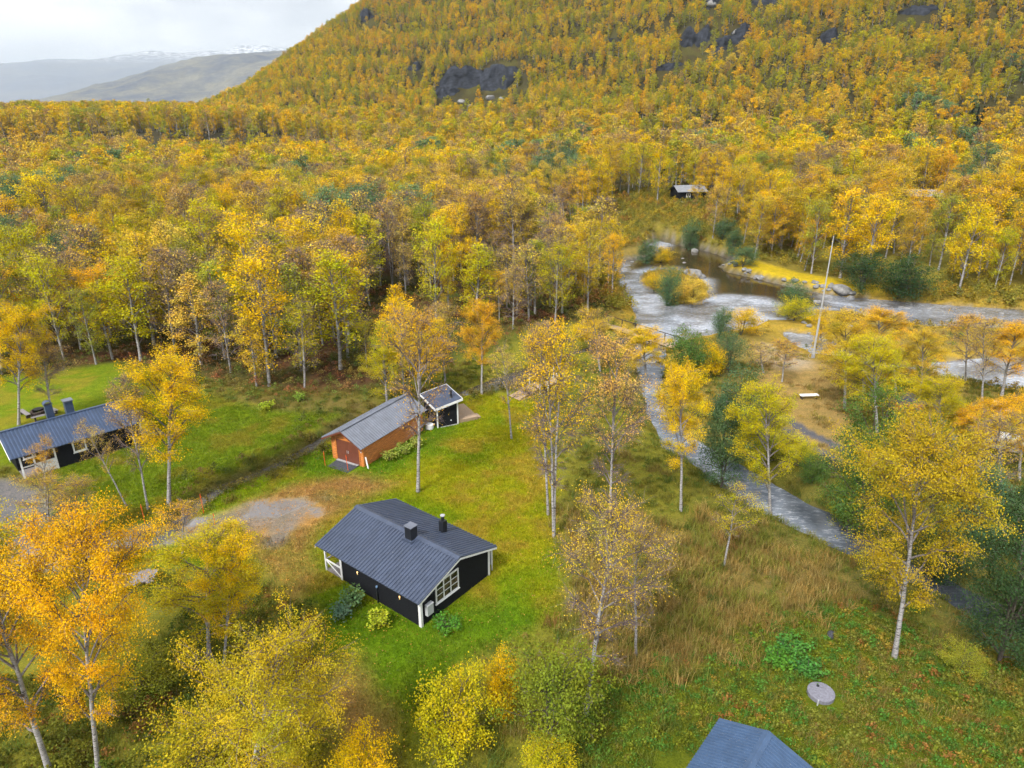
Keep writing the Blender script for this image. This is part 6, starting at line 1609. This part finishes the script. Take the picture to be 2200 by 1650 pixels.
# spruces high on the right
for i, px in enumerate((2062, 2072, 2083, 2094, 2104, 2114)):
    py = 274 + 6 * math.sin(i * 2.1)
    p = hill_hit(px, py)
    rg = np.random.default_rng(800 + i); h = rg.uniform(5.0, 7.0)
    e = empty('spruce_tree', (p[0], p[1], TH1(p[0], p[1]))); tag(e, ('leftmost', 'second', 'third', 'fourth', 'fifth', 'rightmost')[i] + ' dark spruce of the little row on the right slope', 'tree', 'spruces on the right slope')
    MB().cyl((0, 0), .12, -.3, h * .9, 6, .03).build('trunk', 'darkbark', e)
    n = 700; t = rg.uniform(0, 1, n) ** .7; rad = (1 - t) * 1.15 * (.55 + .45 * np.abs(np.sin(t * 28))) * rg.uniform(.3, 1, n); a = rg.uniform(0, 6.28, n)
    V, F_ = quads_at(rg, np.stack([rad * np.cos(a), rad * np.sin(a), .4 + t * (h - .4)], -1), .42, up=.6)
    me = mesh_np('crown', V, F_, [M['leaf']]); vattr(me, 'lv', np.repeat(rg.uniform(0, .8, n), 4)); c = link('crown', me, e); c['tint'] = list(TINT['pine'])
# plants by the cabin and shed
def leafy(px, py, w, h, tint, label, seed, n=420, size=.16):
    x, y, z = ground_at(px, py); rg = np.random.default_rng(seed)
    e = empty('garden_plant', (x, y, z)); tag(e, label, 'plant')
    T = Tubes(); pts = []
    for i in range(16):
        a = i * 2.4; rr = w * .5 * rg.uniform(.4, 1); q = np.array([rr * math.cos(a), rr * math.sin(a), h * rg.uniform(.5, 1)])
        s = np.linspace(0, 1, 5)[:, None]; P = q * s * np.array([1, 1, 1]) ; P[:, 2] = q[2] * np.sin(s[:, 0] * 1.7) ; T.add(P, np.linspace(.02, .008, 5), 4, 1.0)
        for t in rg.uniform(.35, 1, n // 16): pts.append([np.interp(t, s[:, 0], P[:, k]) for k in range(3)] + rg.normal(0, .12, 3))
    pts = np.array(pts); pts[:, 2] = np.maximum(pts[:, 2], .05)
    T.mesh('stems', M['darkbark']); link('stems', bpy.data.meshes['stems'] if False else T.mesh('stems', M['darkbark']), e)
    V, F_ = quads_at(rg, pts, size, up=1.4); me = mesh_np('leaves', V, F_, [M['leaf']]); vattr(me, 'lv', np.repeat(rg.uniform(0, 1, len(pts)), 4)); c = link('leaves', me, e); c['tint'] = list(tint); c['kind'] = 'stuff'
leafy(815, 1345, 1.7, 1.0, (0.40, 0.44, 0.03), 'bright yellow green plant below the wall of the black cabin', 1)
leafy(760, 1300, 1.7, 1.0, (0.11, 0.19, 0.07), 'green bush right beside the side wall of the black cabin', 2, 520)
leafy(735, 1325, 1.3, 0.8, (0.10, 0.17, 0.10), 'blue green bush on the lawn left of the bright plant', 3)
leafy(838, 990, 1.5, 0.8, (0.34, 0.38, 0.06), 'lime leaved plant before the log shed wall, nearest the doors', 4)
leafy(868, 975, 1.3, 0.8, (0.30, 0.36, 0.06), 'lime leaved plant before the middle of the log shed wall', 5)
leafy(895, 960, 1.2, 0.8, (0.34, 0.36, 0.07), 'pale lime plant at the far end of the log shed wall', 6)
leafy(575, 880, 1.6, 0.7, (0.36, 0.44, 0.03), 'bright lime plant in the meadow between long cabin and log shed', 7)
leafy(645, 862, 1.4, 0.7, (0.26, 0.38, 0.05), 'green plant at the brushy wood edge left of the log shed', 8)
leafy(1700, 1400, 2.4, 0.7, (0.09, 0.24, 0.04), 'vivid green fern patch above the well cover', 9, 620)
leafy(1670, 1425, 2.0, 0.6, (0.10, 0.25, 0.03), 'vivid green fern patch left of the other fern patch', 10, 520)
leafy(1735, 1445, 1.8, 0.6, (0.08, 0.22, 0.04), 'dark green fern patch touching the well cover', 11, 480)
leafy(960, 1350, 2.2, 0.5, (0.10, 0.26, 0.03), 'lush green grass clump at the corner of the black cabin', 12, 520, .13)

# ------------------------------------------------------------------ haze
hz = MB().box(-21000, 9000, -60, 24000, -75, 1150).build('haze', M['rock'])
hz.data.materials.clear()
hm = bpy.data.materials.new('haze'); hm.use_nodes = True
hn, hl = hm.node_tree.nodes, hm.node_tree.links; hn.clear()
ho = hn.new('ShaderNodeOutputMaterial'); hv = hn.new('ShaderNodeVolumePrincipled')
hv.inputs['Color'].default_value = (0.80, 0.90, 1.0, 1); hv.inputs['Density'].default_value = 0.000085; hv.inputs['Anisotropy'].default_value = 0.2
hl.new(hv.outputs[0], ho.inputs['Volume'])
hz.data.materials.append(hm)
tag(hz, 'thin pale haze filling the valley air', 'haze', kind='stuff')
